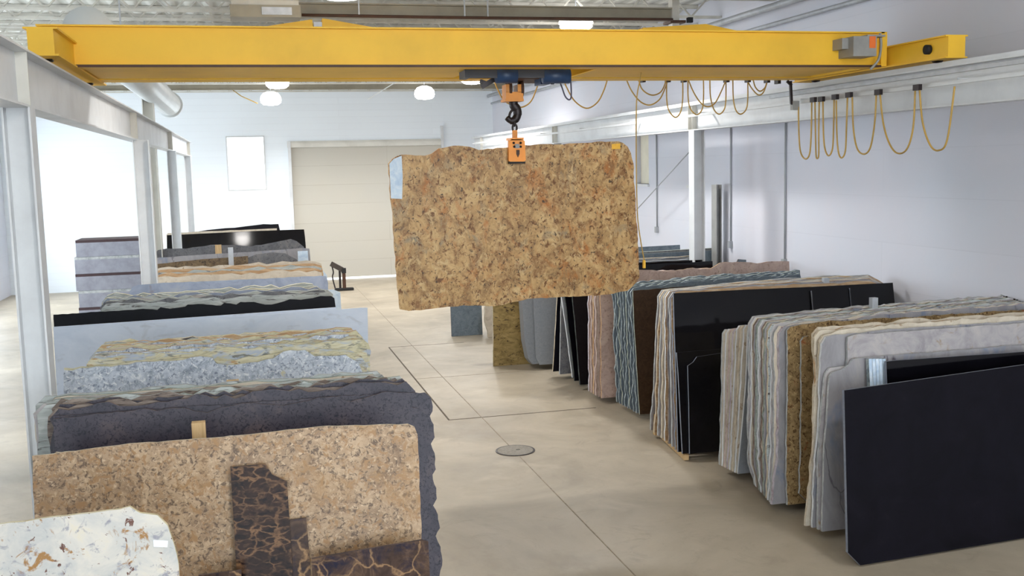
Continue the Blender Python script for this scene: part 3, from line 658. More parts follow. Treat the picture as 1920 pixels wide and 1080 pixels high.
P = Plane(6.62, 10)
dk = [(100, 785), (241, 771), (271, 766), (295, 771), (325, 765), (354, 767), (388, 774), (414, 764), (445, 759), (466, 756), (525, 761), (567, 753), (604, 745), (634, 745), (659, 753), (689, 745), (715, 736), (745, 736), (767, 741),
      (772, 764), (788, 768), (796, 776), (799, 795), (794, 812), (800, 830), (802, 860), (797, 880), (804, 905), (806, 935), (800, 955), (809, 975), (813, 1000), (806, 1018), (815, 1040), (819, 1080)]
uv = auto(P, dk); slab(P, uv, 'darkbrown', 'e_brown', .03, .004, .03, 'dark charcoal brown slab with scalloped edges behind the beige slab')
P = Plane(6.68, 9.5)
dk2 = [(100, 780), (400, 760), (650, 742), (760, 736), (797, 736), (808, 746), (811, 771), (806, 780), (813, 796), (815, 820), (808, 832), (815, 850), (817, 880), (811, 890), (818, 915), (819, 935), (812, 948), (821, 965), (825, 990), (817, 1005), (826, 1025), (829, 1060), (824, 1080)]
uv = auto(P, dk2); slab(P, uv, 'darkbrown', 'e_dark', .03, .004, .03, 'dark brown slab, second in the charcoal stack, showing a scalloped right edge')
y = 6.73
for k in range(6):
    y = backing(y, 1, -1.3, 1.10-.03*k, 1.925+.006*k, 9-1.2*k, [['darkbrown', 'rustbrown', 'darkbrown', 'rustbrown', 'palegreen', 'rustbrown'][k]], [['e_brown', 'e_dark', 'e_brown', 'e_grey', 'e_green', 'e_brown'][k]], 'in the charcoal stack', 'slabs of the charcoal left stack', start=2+k, rough=.018, hj=.008, gap=.05, step=.06)
for k in range(8):
    y = backing(y+.0, 1, -1.4, 1.02-.02*k, 1.915+.004*k, 1-1.0*k, [['palegreen', 'greycream', 'cream', 'palegreen'][k % 4]], [['e_green', 'e_grey'][k % 2]], 'in thin pale stack', 'thin pale slabs behind the charcoal stack', start=k, thick=.022, gap=.032, rough=.008, hj=.006)
rack(-1.2, .7, 4.5, 7.9, [(372, 791, 24, 'wood', 6.5), (436, 713, 22, 'wood', 7.55)], 'rack under the near left stacks with a light wooden post standing up')

P = Plane(9.0, 6)
ic = [(120, 694), (240, 684), (271, 678), (318, 677), (343, 675), (375, 668), (397, 670), (406, 681), (440, 684), (512, 672), (531, 659), (572, 656), (590, 668), (647, 665), (672, 680), (681, 700), (684, 715)]
uv = auto(P, ic); slab(P, uv, 'ice', 'e_yellow', .03, .01, .06, 'icy white and grey mottled slab, front of the yellow-edged left stack')
P = Plane(9.06, 6)
uv = auto(P, [(120, 690), (240, 680), (330, 672), (440, 676), (520, 662), (600, 654), (655, 656), (678, 668), (687, 684), (690, 705)]); slab(P, uv, 'yellowish', 'e_yellow', .03, .012, .06, 'mottled yellowish slab just behind the icy front slab')
y = 9.12
for k in range(13):
    y = backing(y, 1, -1.35, .95+random.uniform(-.03, .04), 1.872+.003*k, 6-1.0*k, [['yellowish', 'ice', 'yellowish', 'yellowish', 'ice', 'yellowish', 'cream', 'yellowish', 'ice', 'tan', 'yellowish', 'palegreen', 'yellowish'][k]], [['e_yellow', 'e_tan', 'e_cream'][k % 3]], 'in yellow-edged stack', 'slabs of the yellow-edged left stack', start=2+k, gap=.05, rough=.014, hj=.01, step=.07)
P = Plane(11.35, 6)
uv = auto(P, [(100, 616), (240, 607), (400, 597), (560, 586), (676, 577), (689, 577), (690, 620), (690, 700)])
slab(P, uv, 'white', 'e_white', .03, 0, .1, 'smooth white marble slab with a clean straight top in the left row')
P = Plane(11.40, 6)
uv = auto(P, [(100, 613), (240, 603.5), (630, 576)]); slab(P, uv, 'white', 'e_white', .03, 0, .1, 'second white marble slab just behind the clean white one')
rack(-1.3, .9, 9.0, 11.8, [], 'rack under the yellow-edged and white stacks in the left row')

P = Plane(12.7, 8)
bl = [(100, 590), (240, 581), (268, 579), (295, 581), (301, 576), (319, 579), (347, 575), (352, 571), (380, 570), (414, 573), (420, 568), (443, 571), (451, 566), (476, 566), (497, 571), (509, 571), (522, 568), (543, 561), (564, 562), (586, 559), (601, 555), (621, 555), (627, 559), (630, 580)]
uv = auto(P, bl); slab(P, uv, 'blackdull', 'e_blackraw', .03, .003, .05, 'black granite slab with a jagged top behind the white marble slab')
y = 12.80
for k in range(9):
    y = backing(y, 1, -1.75, 1.0-.02*k, 1.90+.005*k, 7-1.3*k, [['palegreen', 'greyslab', 'palegreen', 'greycream', 'palegreen', 'bluegrey', 'palegreen', 'yellowish', 'palegreen'][k]], [['e_green', 'e_grey', 'e_yellow'][k % 3]], 'behind the jagged black slab', 'grey-green rough slabs in the left row', start=k, gap=.07, rough=.022, hj=.012, step=.1)
P = Plane(y+.03, 2)
uv = auto(P, [(420, 590), (575, 572), (585, 552), (600, 545), (625, 543), (638, 548), (640, 578)]); slab(P, uv, 'film', 'film', .02, .004, .1, 'pale blue wrapped slab end sticking out right of the jagged black slab', name='wrapped_slab', cat='wrapped slab')
P = Plane(14.75, 7)
gr = [(243, 560), (243, 547), (248, 538), (258, 534), (320, 530), (400, 527), (460, 524), (520, 521), (600, 517), (612, 518), (615, 530), (616, 560)]
uv = auto(P, gr); slab(P, uv, 'bluegrey', 'e_cream', .03, .004, .08, 'long blue-grey slab with rounded left corner standing before the left column')
for k, dyy in enumerate((0, .08, .16, .24, .32)):
    P = Plane(16.25+dyy*1.3, 5)
    yo = 520-4.2*k
    uv = auto(P, [(289, yo+3), (300, yo-1), (380, yo-5), (470, yo-9), (560, yo-13), (590, yo-13), (603, yo-9)])
    slab(P, uv, ['cream', 'tan', 'palegreen', 'tan', 'cream'][k], ['e_tan', 'e_cream', 'e_tan', 'e_tan', 'e_cream'][k], .03, .02, .12, '%s slab of the tan-edged stack behind the blue-grey slab' % ORD[k], group='tan-edged slabs in the left row')
P = Plane(16.85, 4)
uv = auto(P, [(574, 508), (590, 505), (606, 508), (613, 516)]); slab(P, uv, 'film', 'film', .02, .004, .1, 'pale blue wrapped slab corner over the blue-grey slab', name='wrapped_slab', cat='wrapped slab')
rack(-1.4, .9, 12.6, 17.1, [], 'rack under the black and blue-grey stacks in the left row')
P = Plane(18.0, 5)
uv = auto(P, [(293, 512), (295, 495), (330, 491), (380, 486), (425, 483), (465, 480)]); slab(P, uv, 'brown', 'e_cream', .03, .004, .1, 'olive brown slab left of the grey metal post')
P = Plane(18.08, 5)
uv = auto(P, [(462, 498), (463, 484), (480, 477), (510, 473), (535, 475), (556, 486), (562, 500)]); slab(P, uv, 'greyslab', 'e_grey', .03, .004, .1, 'grey slab with rounded top right of the grey metal post')
P = Plane(18.4, 5)
uv = auto(P, [(286, 500), (287, 484), (340, 480), (420, 475), (500, 470), (570, 465), (580, 466), (583, 500)]); lt = slab(P, uv, 'mauve', 'e_pink', .03, .004, .1, 'long pale mauve slab behind the brown and grey slabs')
q4 = [P.hit(*p) for p in ((558, 471), (577, 470), (579, 498), (559, 499))]
bm = bmesh.new(); prism(bm, [P.w(q.x, q.y, -.004) for q in q4], P.N*.003); child('protective_film', bm, M['film'], lt, label='pale blue film at its right end')
rack(-1.4, .9, 17.9, 19.4, [(432, 464, 9, 'galv', 17.85)], 'rack with an upright grey metal post in the left row')
P = Plane(20.8, 5)
uv = auto(P, [(287, 490), (287, 479), (296, 469), (312, 466), (350, 466), (395, 459), (440, 459), (470, 462), (500, 457), (525, 452), (545, 448), (556, 452), (570, 463), (573, 480)])
slab(P, uv, 'greyslab', 'e_dark', .03, .006, .1, 'dark grey slab with a wavy top before the polished black slab')
backing(20.9, 5, -1.75, 1.05, 1.75, 4, ['greyslab'], ['e_dark', 'e_brown'], 'behind the wavy grey slab', 'slabs behind the wavy grey slab', hj=.02)
rack(-1.5, .9, 20.6, 21.6, [(409, 459, 11, 'wood', 20.7)], 'rack with a short wooden post beside the wavy grey slab')
pt_ = at_y(452, 447, 26.4); lp_ = at_z(640, -6, 5.55); nn = ((EYE-pt_).normalized()+(lp_-pt_).normalized()).normalized()
P = Plane(26.2, math.degrees(math.asin(nn.z)), math.degrees(math.atan2(nn.x, -nn.y)))
uv = auto(P, [(313, 470), (313, 441), (400, 437), (480, 433), (570, 430), (572, 445), (574, 470)]); slab(P, uv, 'black', 'e_blackcut', .03, 0, .1, 'polished black slab reflecting a lamp, far left row')
P = Plane(27.0, 9)
uv = auto(P, [(312, 440), (315, 437), (400, 433), (480, 430), (519, 428)]); slab(P, uv, 'cream', 'e_tan', .04, .004, .2, 'tan-edged slab peeking over the polished black slab')
P = Plane(29.6, 6)
uv = auto(P, [(345, 438), (390, 431), (440, 427), (480, 422), (522, 420), (525, 432)]); slab(P, uv, 'blackmatt', 'e_blackraw', .03, .012, .2, 'dark green-black slab furthest back in the left row')
rack(-1.9, .9, 26, 30.4, [], 'rack under the black slabs at the far end of the left row')

# crate stack beyond the left columns
for k in range(6):
    z0 = .002+k*.36; a = at_y(262, 480, 23.6)
    t = empty('tile_carton', (-3.2, 24, z0), 'grey boxed tiles, %s from the floor in the stack behind the left column' % ['lowest', 'second', 'third', 'fourth', 'fifth', 'topmost'][k], 'carton', 'cartons behind the left column')
    xr = a.x+random.uniform(-.03, .03)
    child('carton_body', boxes((xr-1.3, xr, 23.6, 24.5, z0, z0+.30)), M['card'], t)
    child('pallet', boxes((xr-1.3, xr, 23.6, 24.5, z0+.30, z0+.355)), M['carddark'] if k % 2 else M['e_grey'], t)

# metal slab cart at the far end of the aisle
yk = 30.6
t = empty('slab_cart', (2.55, yk, 0), 'dark metal cart with a tall end post at the far end of the aisle', 'cart')
bm = bmesh.new(); p = at_z(626, 541, .03); q = at_z(662, 541, .03); bar(bm, (p.x, yk, .04), (q.x, yk, .04), .25, .06); child('base', bm, M['rubber'], t)
def kx(px): return at_y(px, 520, yk).x
def kz(py): return at_y(640, py, yk).z
child('post', boxes((kx(642), kx(648), yk-.05, yk+.05, .07, kz(512))), M['rust'], t)
child('post_cap', boxes((kx(641), kx(649), yk-.07, yk+.07, kz(512), kz(503))), M['rubber'], t)
child('post', boxes((kx(636), kx(640), yk+.1, yk+.16, .07, kz(508))), M['iron'], t)
bm = bmesh.new(); bar(bm, (kx(622), yk+.1, kz(494)), (kx(643), yk, kz(506)), .06, .14); child('top_bar', bm, M['rack'], t)
bm = bmesh.new(); tube(bm, [(kx(623), yk+.1, kz(496)), (kx(626), yk+.1, kz(510)), (kx(624), yk+.1, kz(520)), (kx(628), yk+.1, kz(540))], .02, 6); child('chain', bm, M['iron'], t)

# ---- right row, nearest first -----------------------------------------
P = Plane(7.62, 7, 4, 5.0, .02)
uv = [P.hit(*p) for p in ((1583, 732), (1680, 718), (1920, 684), (2080, 662))]; r_ = uv[-1].x
uv += [Vector((r_, 0)), Vector((P.hit(1614, 1070).x, 0)), P.hit(1590, 1036)]
slab(P, uv, 'blackmatt', 'e_blackcut', .03, 0, .1, 'dark navy-black slab with a clipped bottom corner nearest on the right')
# stack R9
P = Plane(8.25, 6)
uv = [P.hit(*p) for p in ((1543, 1022), (1545, 860), (1556, 705), (1562, 698), (1582, 692), (1592, 684), (1600, 673), (1630, 670), (1680, 666), (2000, 640))]
uv = [Vector((uv[0].x, 0))]+uv[1:]+[Vector((uv[-1].x, 0))]
slab(P, uv, 'mauve', 'e_grey', .03, .003, .06, 'mauve-grey veined slab behind the navy-black slab')
P = Plane(8.12, 6)
for k in range(5):
    Pq = Plane(8.16-.0*k, 6); x0 = 1629+6.4*k
    uv = auto(Pq, [(x0, 673), (x0+5.8, 672.5)], foot=.6)
    Pk = Plane(8.20, 6)
    slab(Plane(8.16, 6), uv, 'film', 'e_blue', .05, 0, .1, 'pale blue-grey narrow strip, %s from left before the mauve slab' % ['first', 'second', 'third', 'fourth', 'fifth'][k], name='stone_strip', cat='stone strip', group='blue-grey strips on the right', keep=False)
P = Plane(8.12, 5)
uv = auto(P, [(1662, 678), (1680, 676), (1990, 655)]); slab(P, uv, 'black', 'e_blackcut', .03, 0, .1, 'glossy black slab right of the pale blue-grey strips')
P = Plane(8.31, 6)
uv = [P.hit(*p) for p in ((1535, 1010), (1534, 860), (1541, 760), (1548, 700), (1556, 690), (1588, 686), (1590, 632), (1600, 628), (1680, 622), (2000, 600))]
uv = [Vector((uv[0].x, 0))]+uv[1:]+[Vector((uv[-1].x, 0))]
slab(P, uv, 'greycream', 'e_grey', .03, .004, .06, 'greyish cream slab behind the mauve veined slab on the right')
P = Plane(8.37, 5.5)
uv = [P.hit(*p) for p in ((1524, 1005), (1526, 900), (1535, 800), (1538, 700), (1541, 645), (1549, 632), (1560, 629), (1680, 617), (2000, 596))]
uv = [Vector((uv[0].x, 0))]+uv[1:]+[Vector((uv[-1].x, 0))]
slab(P, uv, 'mauve', 'e_white', .03, .005, .06, 'pale mauve slab with whitish rough edge, third in the nearest right stack')
P = Plane(8.43, 5)
uv = [P.hit(*p) for p in ((1511, 1000), (1516, 930), (1524, 850), (1526, 760), (1534, 700), (1536, 640), (1545, 628), (1570, 620), (1680, 608), (2000, 586))]
uv = [Vector((uv[0].x, 0))]+uv[1:]+[Vector((uv[-1].x, 0))]
slab(P, uv, 'cream', 'e_cream', .03, .010, .06, 'cream slab with bumpy yellowish left edge in the nearest right stack')
backing(8.52, 3, 5.12, 7.85, 1.80, 4, ['cream'], ['e_cream', 'e_tan'], 'in the nearest right stack', 'slabs of the nearest right stack', start=4, hj=.02)
# stack R8
P = Plane(9.02, 5)
uv = [P.hit(*p) for p in ((1477, 962), (1475, 870), (1477, 720), (1476, 620), (1482, 613), (1515, 607), (1545, 603), (1680, 596), (2000, 575))]
uv = [Vector((uv[0].x, 0))]+uv[1:]+[Vector((uv[-1].x, 0))]
gs = slab(P, uv, 'golden', 'e_grey', .03, .006, .05, 'golden brown speckled granite slab in the middle right stack')
P = Plane(8.97, 5)
uv = [P.hit(*p) for p in ((1500, 962), (1501, 870), (1503, 740), (1502, 640), (1507, 632), (1560, 628), (1680, 620), (2000, 600))]
uv = [Vector((uv[0].x, .12))]+uv[1:]+[Vector((uv[-1].x, 0)), Vector((uv[0].x+.12, 0))]
slab(P, uv, 'golden', 'e_grey', .03, .006, .05, 'second golden brown slab in front, lower, beside the cream slab')
ed8 = ['e_mauve', 'e_grey', 'e_white', 'e_cream', 'e_green', 'e_brown', 'e_white', 'e_green', 'e_brown', 'e_white', 'e_grey']
xs8 = [1461, 1452, 1446, 1440, 1434, 1430, 1424, 1420, 1415, 1410, 1405]
for k in range(11):
    P = fan(9.08+k*.062, 9.24+k*.04)
    px = xs8[k]; tp = 610-1.9*k
    uv = [P.hit(px-8, 940), P.hit(px-2, 860), P.hit(px, 720), P.hit(px, tp+16), P.hit(px+8, tp+3), P.hit(px+45, tp-2), P.hit(1680, tp-22), P.hit(1960, tp-42)]
    x0 = P.hit(1448-k*3.3, 958-k*3).x
    uv = [Vector((x0, 0))]+uv[1:]+[Vector((uv[-1].x, 0))]
    slab(P, uv, ['mauve', 'cream', 'greycream', 'palegreen'][k % 4], ed8[k], .045 if k == 0 else .032, .009, .06, 'rough-edged pale slab, %s behind the golden brown slabs on the right' % ORD[k].replace('front', 'first'), group='pale slabs behind the golden ones')
rack(5.1, 7.6, 7.75, 10.1, [(1638, 558, 14, 'galv', 9.55)], 'rack under the nearest right stacks with a pale square post')
# stack R7
P = Plane(10.12, 3)
uv = [P.hit(*p) for p in ((1384, 898), (1392, 800), (1399, 720), (1403, 620), (1408, 609), (1500, 604))]
uv = [Vector((uv[0].x, 0))]+uv[1:]+[Vector((uv[-1].x, 0))]
slab(P, uv, 'smoothgrey', 'e_white', .03, .002, .1, 'smooth grey slab, front of the short pale stack')
e7 = ['e_white', 'e_cream', 'e_white', 'e_mauve', 'e_pink', 'e_white', 'e_grey']
for k in range(7):
    P = fan(10.165+k*.055, 10.25+k*.04); f = (k+1)/7
    px0 = 1402-f*46; pb0 = 1384-f*34
    tp = 610+(5 if k > 2 else 0)+k*.5
    uv = [P.hit(pb0, 896-f*14), P.hit((px0+pb0)/2, 760), P.hit(px0, tp+8), P.hit(px0+5, tp), P.hit(px0+110, tp-5)]
    uv = [Vector((uv[0].x, 0))]+uv[1:]+[Vector((uv[-1].x, 0))]
    slab(P, uv, 'cream', e7[k], .034, .005, .08, 'pale slab with %s edge, %s in the short stack beside the black slabs' % (M[e7[k]].name.replace('raw_', '').replace('_edge', '').replace('_', ' '), ORD[k+1]), group='short pale stack on the right')
rack(5.3, 6.2, 10.1, 10.6, [], 'low rack under the short pale stack on the right')
# stack R6 black
LN = 11
P = Plane(11.02, LN)
uv = [P.hit(*p) for p in ((1294, 857), (1292, 760), (1290, 686), (1300, 679), (1307, 669), (1352, 662), (1520, 650))]
uv = [Vector((uv[0].x, 0))]+uv[1:]+[Vector((uv[-1].x, 0))]
slab(P, uv, 'black', 'e_blackcut', .03, 0, .1, 'low black slab with a stepped upper left corner, front of the black stack')
P = Plane(11.06, LN)
uv = [P.hit(*p) for p in ((1280, 850), (1272, 700), (1269, 661), (1352, 654), (1560, 640))]
uv = [Vector((uv[0].x, 0))]+uv[1:]+[Vector((uv[-1].x, 0))]
slab(P, uv, 'black', 'e_blackcut', .03, 0, .1, 'half-height black slab just behind the stepped one')
P = Plane(11.10, LN)
for (a0, a1, t0, t1, lab) in ((1522, 1590, 545, 541, 'black slab piece between two pale joints at upper right'), (1594, 1674, 540, 533, 'black slab piece at the right end under the wavy tan slab')):
    uv = auto(P, [(a0, t0), (a1, t1)]); slab(P, uv, 'black', 'e_blackcut', .03, 0, .1, lab)
P = Plane(11.14, LN)
uv = [P.hit(*p) for p in ((1272, 850), (1268, 700), (1265, 620), (1263, 550), (1400, 543), (1520, 538), (1674, 530))]
uv = [Vector((uv[0].x, 0))]+uv[1:]+[Vector((uv[-1].x, 0))]
slab(P, uv, 'black', 'e_blackcut', .035, 0, .1, 'tall polished black slab spanning the right stack')
e6 = ['e_blackcut', 'e_grey', 'e_brown', 'e_white', 'e_cream', 'e_grey', 'e_cream', 'e_grey']
for k in range(8):
    f = (k+1)/8; P = fan(11.24+k*.135, 11.56+k*.042)
    pt = 1262-f*28; pbm = 1275-f*55; tp = 548-f*3
    uv = [P.hit(pbm, 860-f*48), P.hit((pt+pbm)/2, 700), P.hit(pt, tp+12), P.hit(pt+8, tp), P.hit(1400, tp-9-f*8), P.hit(1560, tp-15-f*12), P.hit(1630, tp-20-f*9), P.hit(1650+8*f, tp-14)]
    uv = [Vector((uv[0].x, 0))]+uv[1:]+[Vector((uv[-1].x, 0))]
    slab(P, uv, ['tan', 'greycream', 'mauve', 'tan', 'cream', 'greycream', 'tan', 'mauve'][k], e6[k], .034, .008, .1, 'pale rough slab, %s behind the tall black slab' % ORD[k].replace('front', 'first'), group='pale slabs behind the black ones')
t = rack(5.1, 7.6, 10.95, 12.5, [(1548, 521, 12, 'galv', 11.65)], 'rack under the black slab stack with a tan wooden skid showing')
bm = bmesh.new(); bar(bm, (5.0, 12.1, .04), (4.87, 11.08, .04), .06, .06); child('skid', bm, M['wood'], t)
bm = bmesh.new(); a = at_z(1235, 808, .25); bar(bm, (4.93, 12.15, .05), (4.93, 12.13, .32), .07, .07); child('wedge_block', bm, M['wood'], t)
# stack R5
P = Plane(13.02, 6)
uv = [P.hit(*p) for p in ((1200, 782), (1195, 700), (1189, 600), (1187, 545), (1230, 541), (1330, 534), (1500, 524))]
uv = [Vector((uv[0].x, 0))]+uv[1:]+[Vector((uv[-1].x, 0))]
slab(P, uv, 'darkchoc', 'e_green', .03, .003, .1, 'chocolate brown slab beside the blue-white rough stack')
for k in range(8):
    f = (k+1)/8; P = fan(13.12+k*.10, 13.28+k*.045); pt = 1187-f*38; pbm = 1199-f*42; tp = 541-f*6
    uv = [P.hit(pbm, 781-f*18), P.hit((pt+pbm)/2, 660), P.hit(pt, tp+8), P.hit(pt+6, tp), P.hit(1300, tp-12-f*4), P.hit(1500, tp-24-f*4)]
    uv = [Vector((uv[0].x, 0))]+uv[1:]+[Vector((uv[-1].x, 0))]
    slab(P, uv, 'steelblue', ['e_blue', 'e_blue', 'e_green'][k % 3], .036, .012, .06, 'blue-white rough slab, %s behind the chocolate slab' % ORD[k].replace('front', 'first'), group='blue-white rough slabs on the right')
rack(5.2, 7.6, 12.95, 14.0, [], 'low rack under the blue-white rough stack')
# stack R4 pink
P = Plane(14.15, 4)
uv = [P.hit(*p) for p in ((1128, 760), (1127, 650), (1126, 520), (1135, 508), (1190, 505), (1235, 508), (1262, 508), (1300, 502), (1330, 505), (1350, 493), (1385, 491), (1420, 494), (1450, 490), (1480, 490), (1487, 497), (1488, 520))]
uv = [Vector((uv[0].x, 0))]+uv[1:]+[Vector((uv[-1].x, 0))]
slab(P, uv, 'pink', 'e_tan', .03, .008, .08, 'dusty pink slab with a wavy top in the right row')
for k in range(5):
    f = (k+1)/5; P = fan(14.25+k*.1, 14.35+k*.06); px = 1126-f*22
    uv = [P.hit(px+1, 760-f*5), P.hit(px, 650), P.hit(px, 530), P.hit(px+8, 515), P.hit(1400, 500)]
    uv = [Vector((uv[0].x, 0))]+uv[1:]+[Vector((uv[-1].x, 0))]
    slab(P, uv, 'pink', ['e_brown', 'e_pink', 'e_tan', 'e_pink', 'e_mauve'][k], .045, .01, .08, 'pink-edged slab, %s behind the wavy pink slab' % ORD[k].replace('front', 'first'), group='pink-edged slabs on the right')
rack(5.1, 7.6, 14.1, 14.7, [], 'low rack under the dusty pink stack')
# stack R3 dark
seq = [(1078, 1100, 735, 'black', 'e_blackraw', 15.15, 'black slab, front of the dark stack under the hanging slab'),
       (1066, 1084, 722, 'black', 'e_blackraw', 15.45, 'black slab, second in the dark stack under the hanging slab'),
       (1060, 1078, 712, 'smoothgrey', 'e_white', 15.7, 'light grey slab with white edge in the dark stack'),
       (1044, 1060, 708, 'greyslab', 'e_grey', 16.05, 'grey slab leaning in the dark stack'),
       (1036, 1048, 700, 'blackmatt', 'e_cream', 16.3, 'black slab, last in the dark stack, with a pale edge')]
for i, (px, pt, pyb, mt, ed, yb_, lab) in enumerate(seq):
    P = Plane(yb_, 6-2*i)
    pb0 = [1088, 1078, 1074, 1050, 1037][i]; pt0 = [1075, 1062, 1056, 1052, 1044][i]
    uv = [P.hit(pb0, 720), P.hit((pb0+pt0)/2, 640), P.hit(pt0, 560)]
    h = 1.82; u2 = uv[2].x + (uv[2].x-uv[0].x)*.7
    uv = [Vector((uv[0].x, 0)), uv[1], Vector((u2, h)), Vector((u2+2.4, h)), Vector((u2+2.4, 0))]
    slab(P, uv, mt, ed, .05, .003, .15, lab)
P = Plane(16.65, 3)
uv = auto(P, [(1100, 483), (1200, 476), (1300, 471), (1385, 467), (1389, 470), (1391, 490)]); slab(P, uv, 'steelblue', 'e_green', .05, 0, .15, 'steel grey slab with a straight top behind the pink slab')
P = Plane(16.75, 2)
uv = auto(P, [(1150, 480), (1200, 473), (1300, 467), (1386, 463)]); slab(P, uv, 'greyslab', 'e_green', .12, 0, .15, 'thick slab with pale green top behind the steel grey slab')
P = Plane(15.6, 3)
uv = auto(P, [(1250, 505), (1380, 496), (1385, 486), (1400, 487), (1413, 489), (1414, 500)]); slab(P, uv, 'steelblue', 'e_dark', .03, 0, .15, 'small slate slab end right of the steel grey slab')
rack(5.1, 7.4, 15.1, 16.6, [], 'low rack under the dark stack behind the hanging slab')
# R2 smooth grey
P = Plane(16.95, 3)
uv = [P.hit(*p) for p in ((1006, 692), (1004, 660), (1000, 560))]
uv = [Vector((uv[0].x+.06, 0)), Vector((uv[0].x, .12)), uv[2]+Vector((0, .0)), Vector((uv[2].x, 1.7)), Vector((uv[2].x+2.3, 1.7)), Vector((uv[2].x+2.3, 0))]
slab(P, uv, 'smoothgrey', 'smoothgrey', .03, 0, .15, 'smooth pale grey slab, right one of the pair under the hanging slab')
P = Plane(17.05, 3)
uv = [P.hit(*p) for p in ((991, 686), (984, 640), (979, 560))]
uv = [Vector((uv[0].x+.07, 0)), Vector((uv[0].x, .10)), uv[1], uv[2], Vector((uv[2].x, 1.7)), Vector((uv[2].x+1.9, 1.7)), Vector((uv[2].x+1.9, 0))]
slab(P, uv, 'smoothgrey', 'smoothgrey', .25, 0, .15, 'smooth pale grey block of slabs, left one of the pair under the hanging slab')
# R1 olive
P = Plane(17.6, 1, 0, 0, .003)
uv = [P.hit(*p) for p in ((925, 686), (925, 620), (924, 560))]
uv = [Vector((uv[0].x, 0)), uv[1], Vector((uv[2].x, 1.25)), Vector((uv[2].x+1.6, 1.25)), Vector((uv[2].x+1.6, 0))]
slab(P, uv, 'olive', 'e_cream', .05, .003, .15, 'olive gold slab jutting into the aisle below the hanging slab')
P = Plane(17.75, 5)
uv = auto(P, [(1000, 470), (1130, 466), (1200, 463), (1275, 459)]); slab(P, uv, 'steelblue', 'e_dark', .03, 0, .15, 'slate slab top furthest back beside the hanging slab edge')
rack(5.0, 7.2, 16.9, 18.2, [], 'low rack under the smooth grey slabs')
# R0
P = Plane(20.7, 1, 0, 0, .003)
uv = [P.hit(*p) for p in ((910, 628), (909, 600), (912, 570))]
uv = [Vector((uv[0].x+.06, .0)), uv[1], Vector((uv[2].x, .75)), Vector((uv[2].x+1.6, .75)), Vector((uv[2].x+1.6, 0))]
slab(P, uv, 'cream', 'e_cream', .1, .02, .1, 'cream slab with a bumpy edge beside the slate blue one')
P = Plane(21.1, 2, 0, 0, .003)
uv = [P.hit(*p) for p in ((847, 630), (847, 572))]; ur = P.hit(904, 600).x
uv = [Vector((uv[0].x, 0)), Vector((uv[0].x, .75)), Vector((ur, .75)), Vector((ur, 0))]
slab(P, uv, 'steelblue', 'e_dark', .04, 0, .15, 'small slate blue slab standing alone in the aisle, furthest back')

# ------------------------------------------------------------------ cables
def festoon(name, label, loops, fn, mat_, r, clips=(), pmat=None):
    t = empty(name, fn(*loops[0][0]), label, 'cable')
    for L_ in loops:
        bm = bmesh.new(); tube(bm, [fn(*p) for p in L_], r, 8, 6); child('cable_loop', bm, M[mat_], t, True)
    for (px, py) in clips:
        p = fn(px, py); child('cable_carrier', boxes((p.x-.02, p.x+.02, p.y-.05, p.y+.05, p.z-.03, p.z+.03)), M['iron'], t)
    return t
fb = lambda px, py: at_y(px, py, 12.2)
festoon('bridge_cable', 'ochre power cable looping from below the yellow crane girder, right of the hoist', [
    [(925, 145), (932, 165), (945, 188), (965, 199), (982, 200), (998, 186), (1012, 148)],
    [(1056, 148), (1063, 165), (1078, 190), (1100, 203), (1120, 192), (1132, 170), (1139, 148)],
    [(1174, 148), (1184, 170), (1200, 190), (1218, 197), (1236, 187), (1246, 168), (1253, 148)],
    [(1197, 148), (1203, 166), (1215, 176), (1228, 178), (1241, 170), (1250, 148)],
    [(1250, 148), (1250, 185), (1254, 207), (1266, 220), (1276, 210), (1280, 185), (1280, 148)],
    [(1290, 148), (1290, 180), (1294, 203), (1306, 215), (1316, 206), (1319, 185), (1319, 148)],
    [(1290, 148), (1300, 172), (1313, 192), (1326, 200), (1340, 194), (1352, 172), (1362, 148)],
    [(1331, 148), (1332, 180), (1338, 204), (1348, 214), (1358, 205), (1361, 185), (1361, 148)],
    [(1374, 148), (1375, 185), (1380, 207), (1389, 214), (1399, 205), (1402, 185), (1402, 148)],
    [(1400, 148), (1409, 165), (1422, 178), (1432, 172), (1440, 148)],
    [(1412, 148), (1416, 163), (1425, 171), (1435, 163), (1438, 148)]], fb, 'cable', .0085,
    [(1205, 150), (1252, 150), (1282, 150), (1362, 150), (1402, 150), (1438, 151), (1458, 153)])
festoon('motor_cable', 'dark grey cable loop hanging beside the blue hoist motor', [[(1047, 138), (1048, 148), (1054, 165), (1060, 181), (1067, 187), (1071, 180), (1070, 150), (1069, 140)]], lambda a, b: at_y(a, b, 11.4), 'cablegrey', .009)
fr = lambda px, py: at_x(px, py, 6.75)
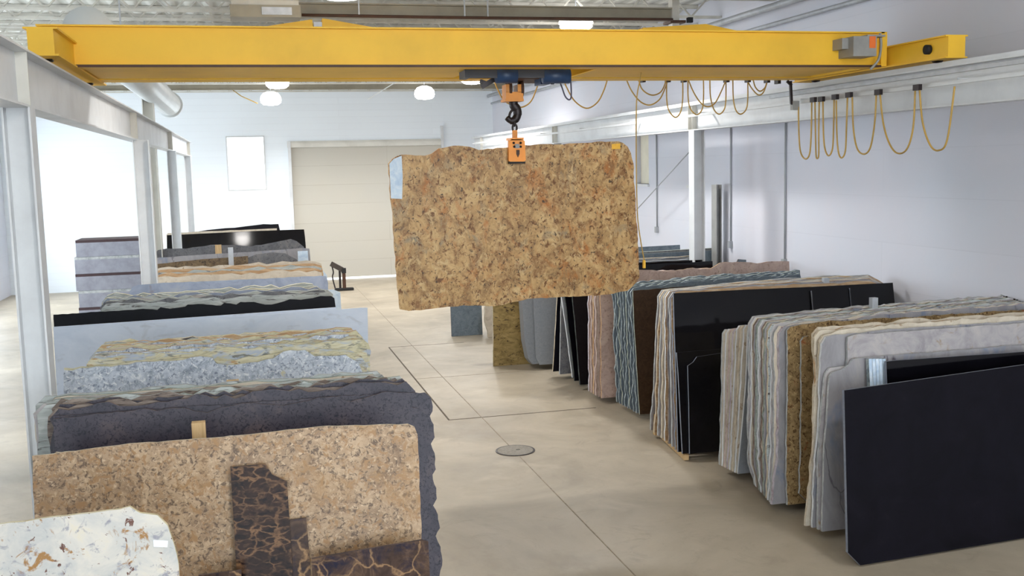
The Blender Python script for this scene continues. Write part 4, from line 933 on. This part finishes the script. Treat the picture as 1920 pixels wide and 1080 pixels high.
festoon('runway_cable', 'ochre festoon cable hanging in long loops along the right runway', [
    [(1497, 200), (1498, 250), (1501, 285), (1510, 298), (1518, 288), (1521, 250), (1522, 190)],
    [(1528, 190), (1529, 250), (1530, 290), (1532, 297), (1535, 290), (1535, 250), (1536, 190)],
    [(1543, 190), (1544, 250), (1547, 280), (1554, 292), (1561, 278), (1563, 240), (1564, 186)],
    [(1568, 188), (1569, 250), (1572, 285), (1578, 296), (1585, 283), (1587, 240), (1589, 182)],
    [(1598, 182), (1600, 240), (1607, 278), (1620, 289), (1632, 276), (1640, 230), (1643, 176)],
    [(1650, 176), (1656, 230), (1667, 268), (1682, 287), (1700, 280), (1712, 240), (1716, 168)],
    [(1724, 167), (1730, 230), (1744, 272), (1760, 282), (1776, 262), (1790, 162)]], fr, 'cable', .0095,
    [(1525, 187), (1540, 186), (1566, 182), (1592, 178), (1647, 173), (1720, 164)])
child('festoon_track', boxes((6.73, 6.77, 7.5, 12.6, 4.30, 4.34)), M['galv'], D.objects['runway_cable'])
t = empty('pendant_cable', at_y(1193, 148, 10.9), 'thin vertical ochre pendant cable hanging right of the big slab', 'cable')
bm = bmesh.new(); tube(bm, [at_y(x, y, 10.9) for x, y in ((1202, 136), (1200, 150), (1195, 175), (1193, 210), (1193, 300), (1195, 400), (1201, 450), (1208, 488))], .007, 8); child('cable_run', bm, M['cable'], t, True)
child('push_button_box', boxes(pb(1206.5, 488, 1210.5, 503, 10.88, .03)), M['labelyellow'], t)
# bracket with small grey box under the crane end
t = empty('cable_bracket', at_y(1485, 155, 11.9), 'dark hanging bracket with a small grey box below the crane end', 'bracket')
bm = bmesh.new(); bar(bm, at_y(1476, 152, 11.9), at_y(1484, 160, 11.9), .03); bar(bm, at_y(1482, 152, 11.9), at_y(1484, 195, 11.9), .03); bar(bm, at_y(1484, 194, 11.9), at_y(1490, 196, 11.9), .03); child('arm', bm, M['iron'], t)
child('switch_box', boxes(pb(1487, 189, 1499, 206, 11.87, .07)), M['boxgrey'], t)

# ------------------------------------------------------------------ floor cover
t = empty('floor_cover', (3.07, 12.18, 0), 'round metal access cover set in the concrete aisle floor', 'floor cover')
bm = bmesh.new(); lathe(bm, [(.245, .001), (.245, .008), (.225, .008), (.225, .001)], 3.07, 12.18, 40); child('rim', bm, M['iron'], t)
bm = bmesh.new(); lathe(bm, [(.222, .001), (.222, .009), (.05, .011)], 3.07, 12.18, 40); child('lid', bm, M['cast'], t)
child('handle_slot', boxes((3.08, 3.13, 12.17, 12.19, .0105, .013)), M['rubber'], t)
bpy.context.view_layer.update()
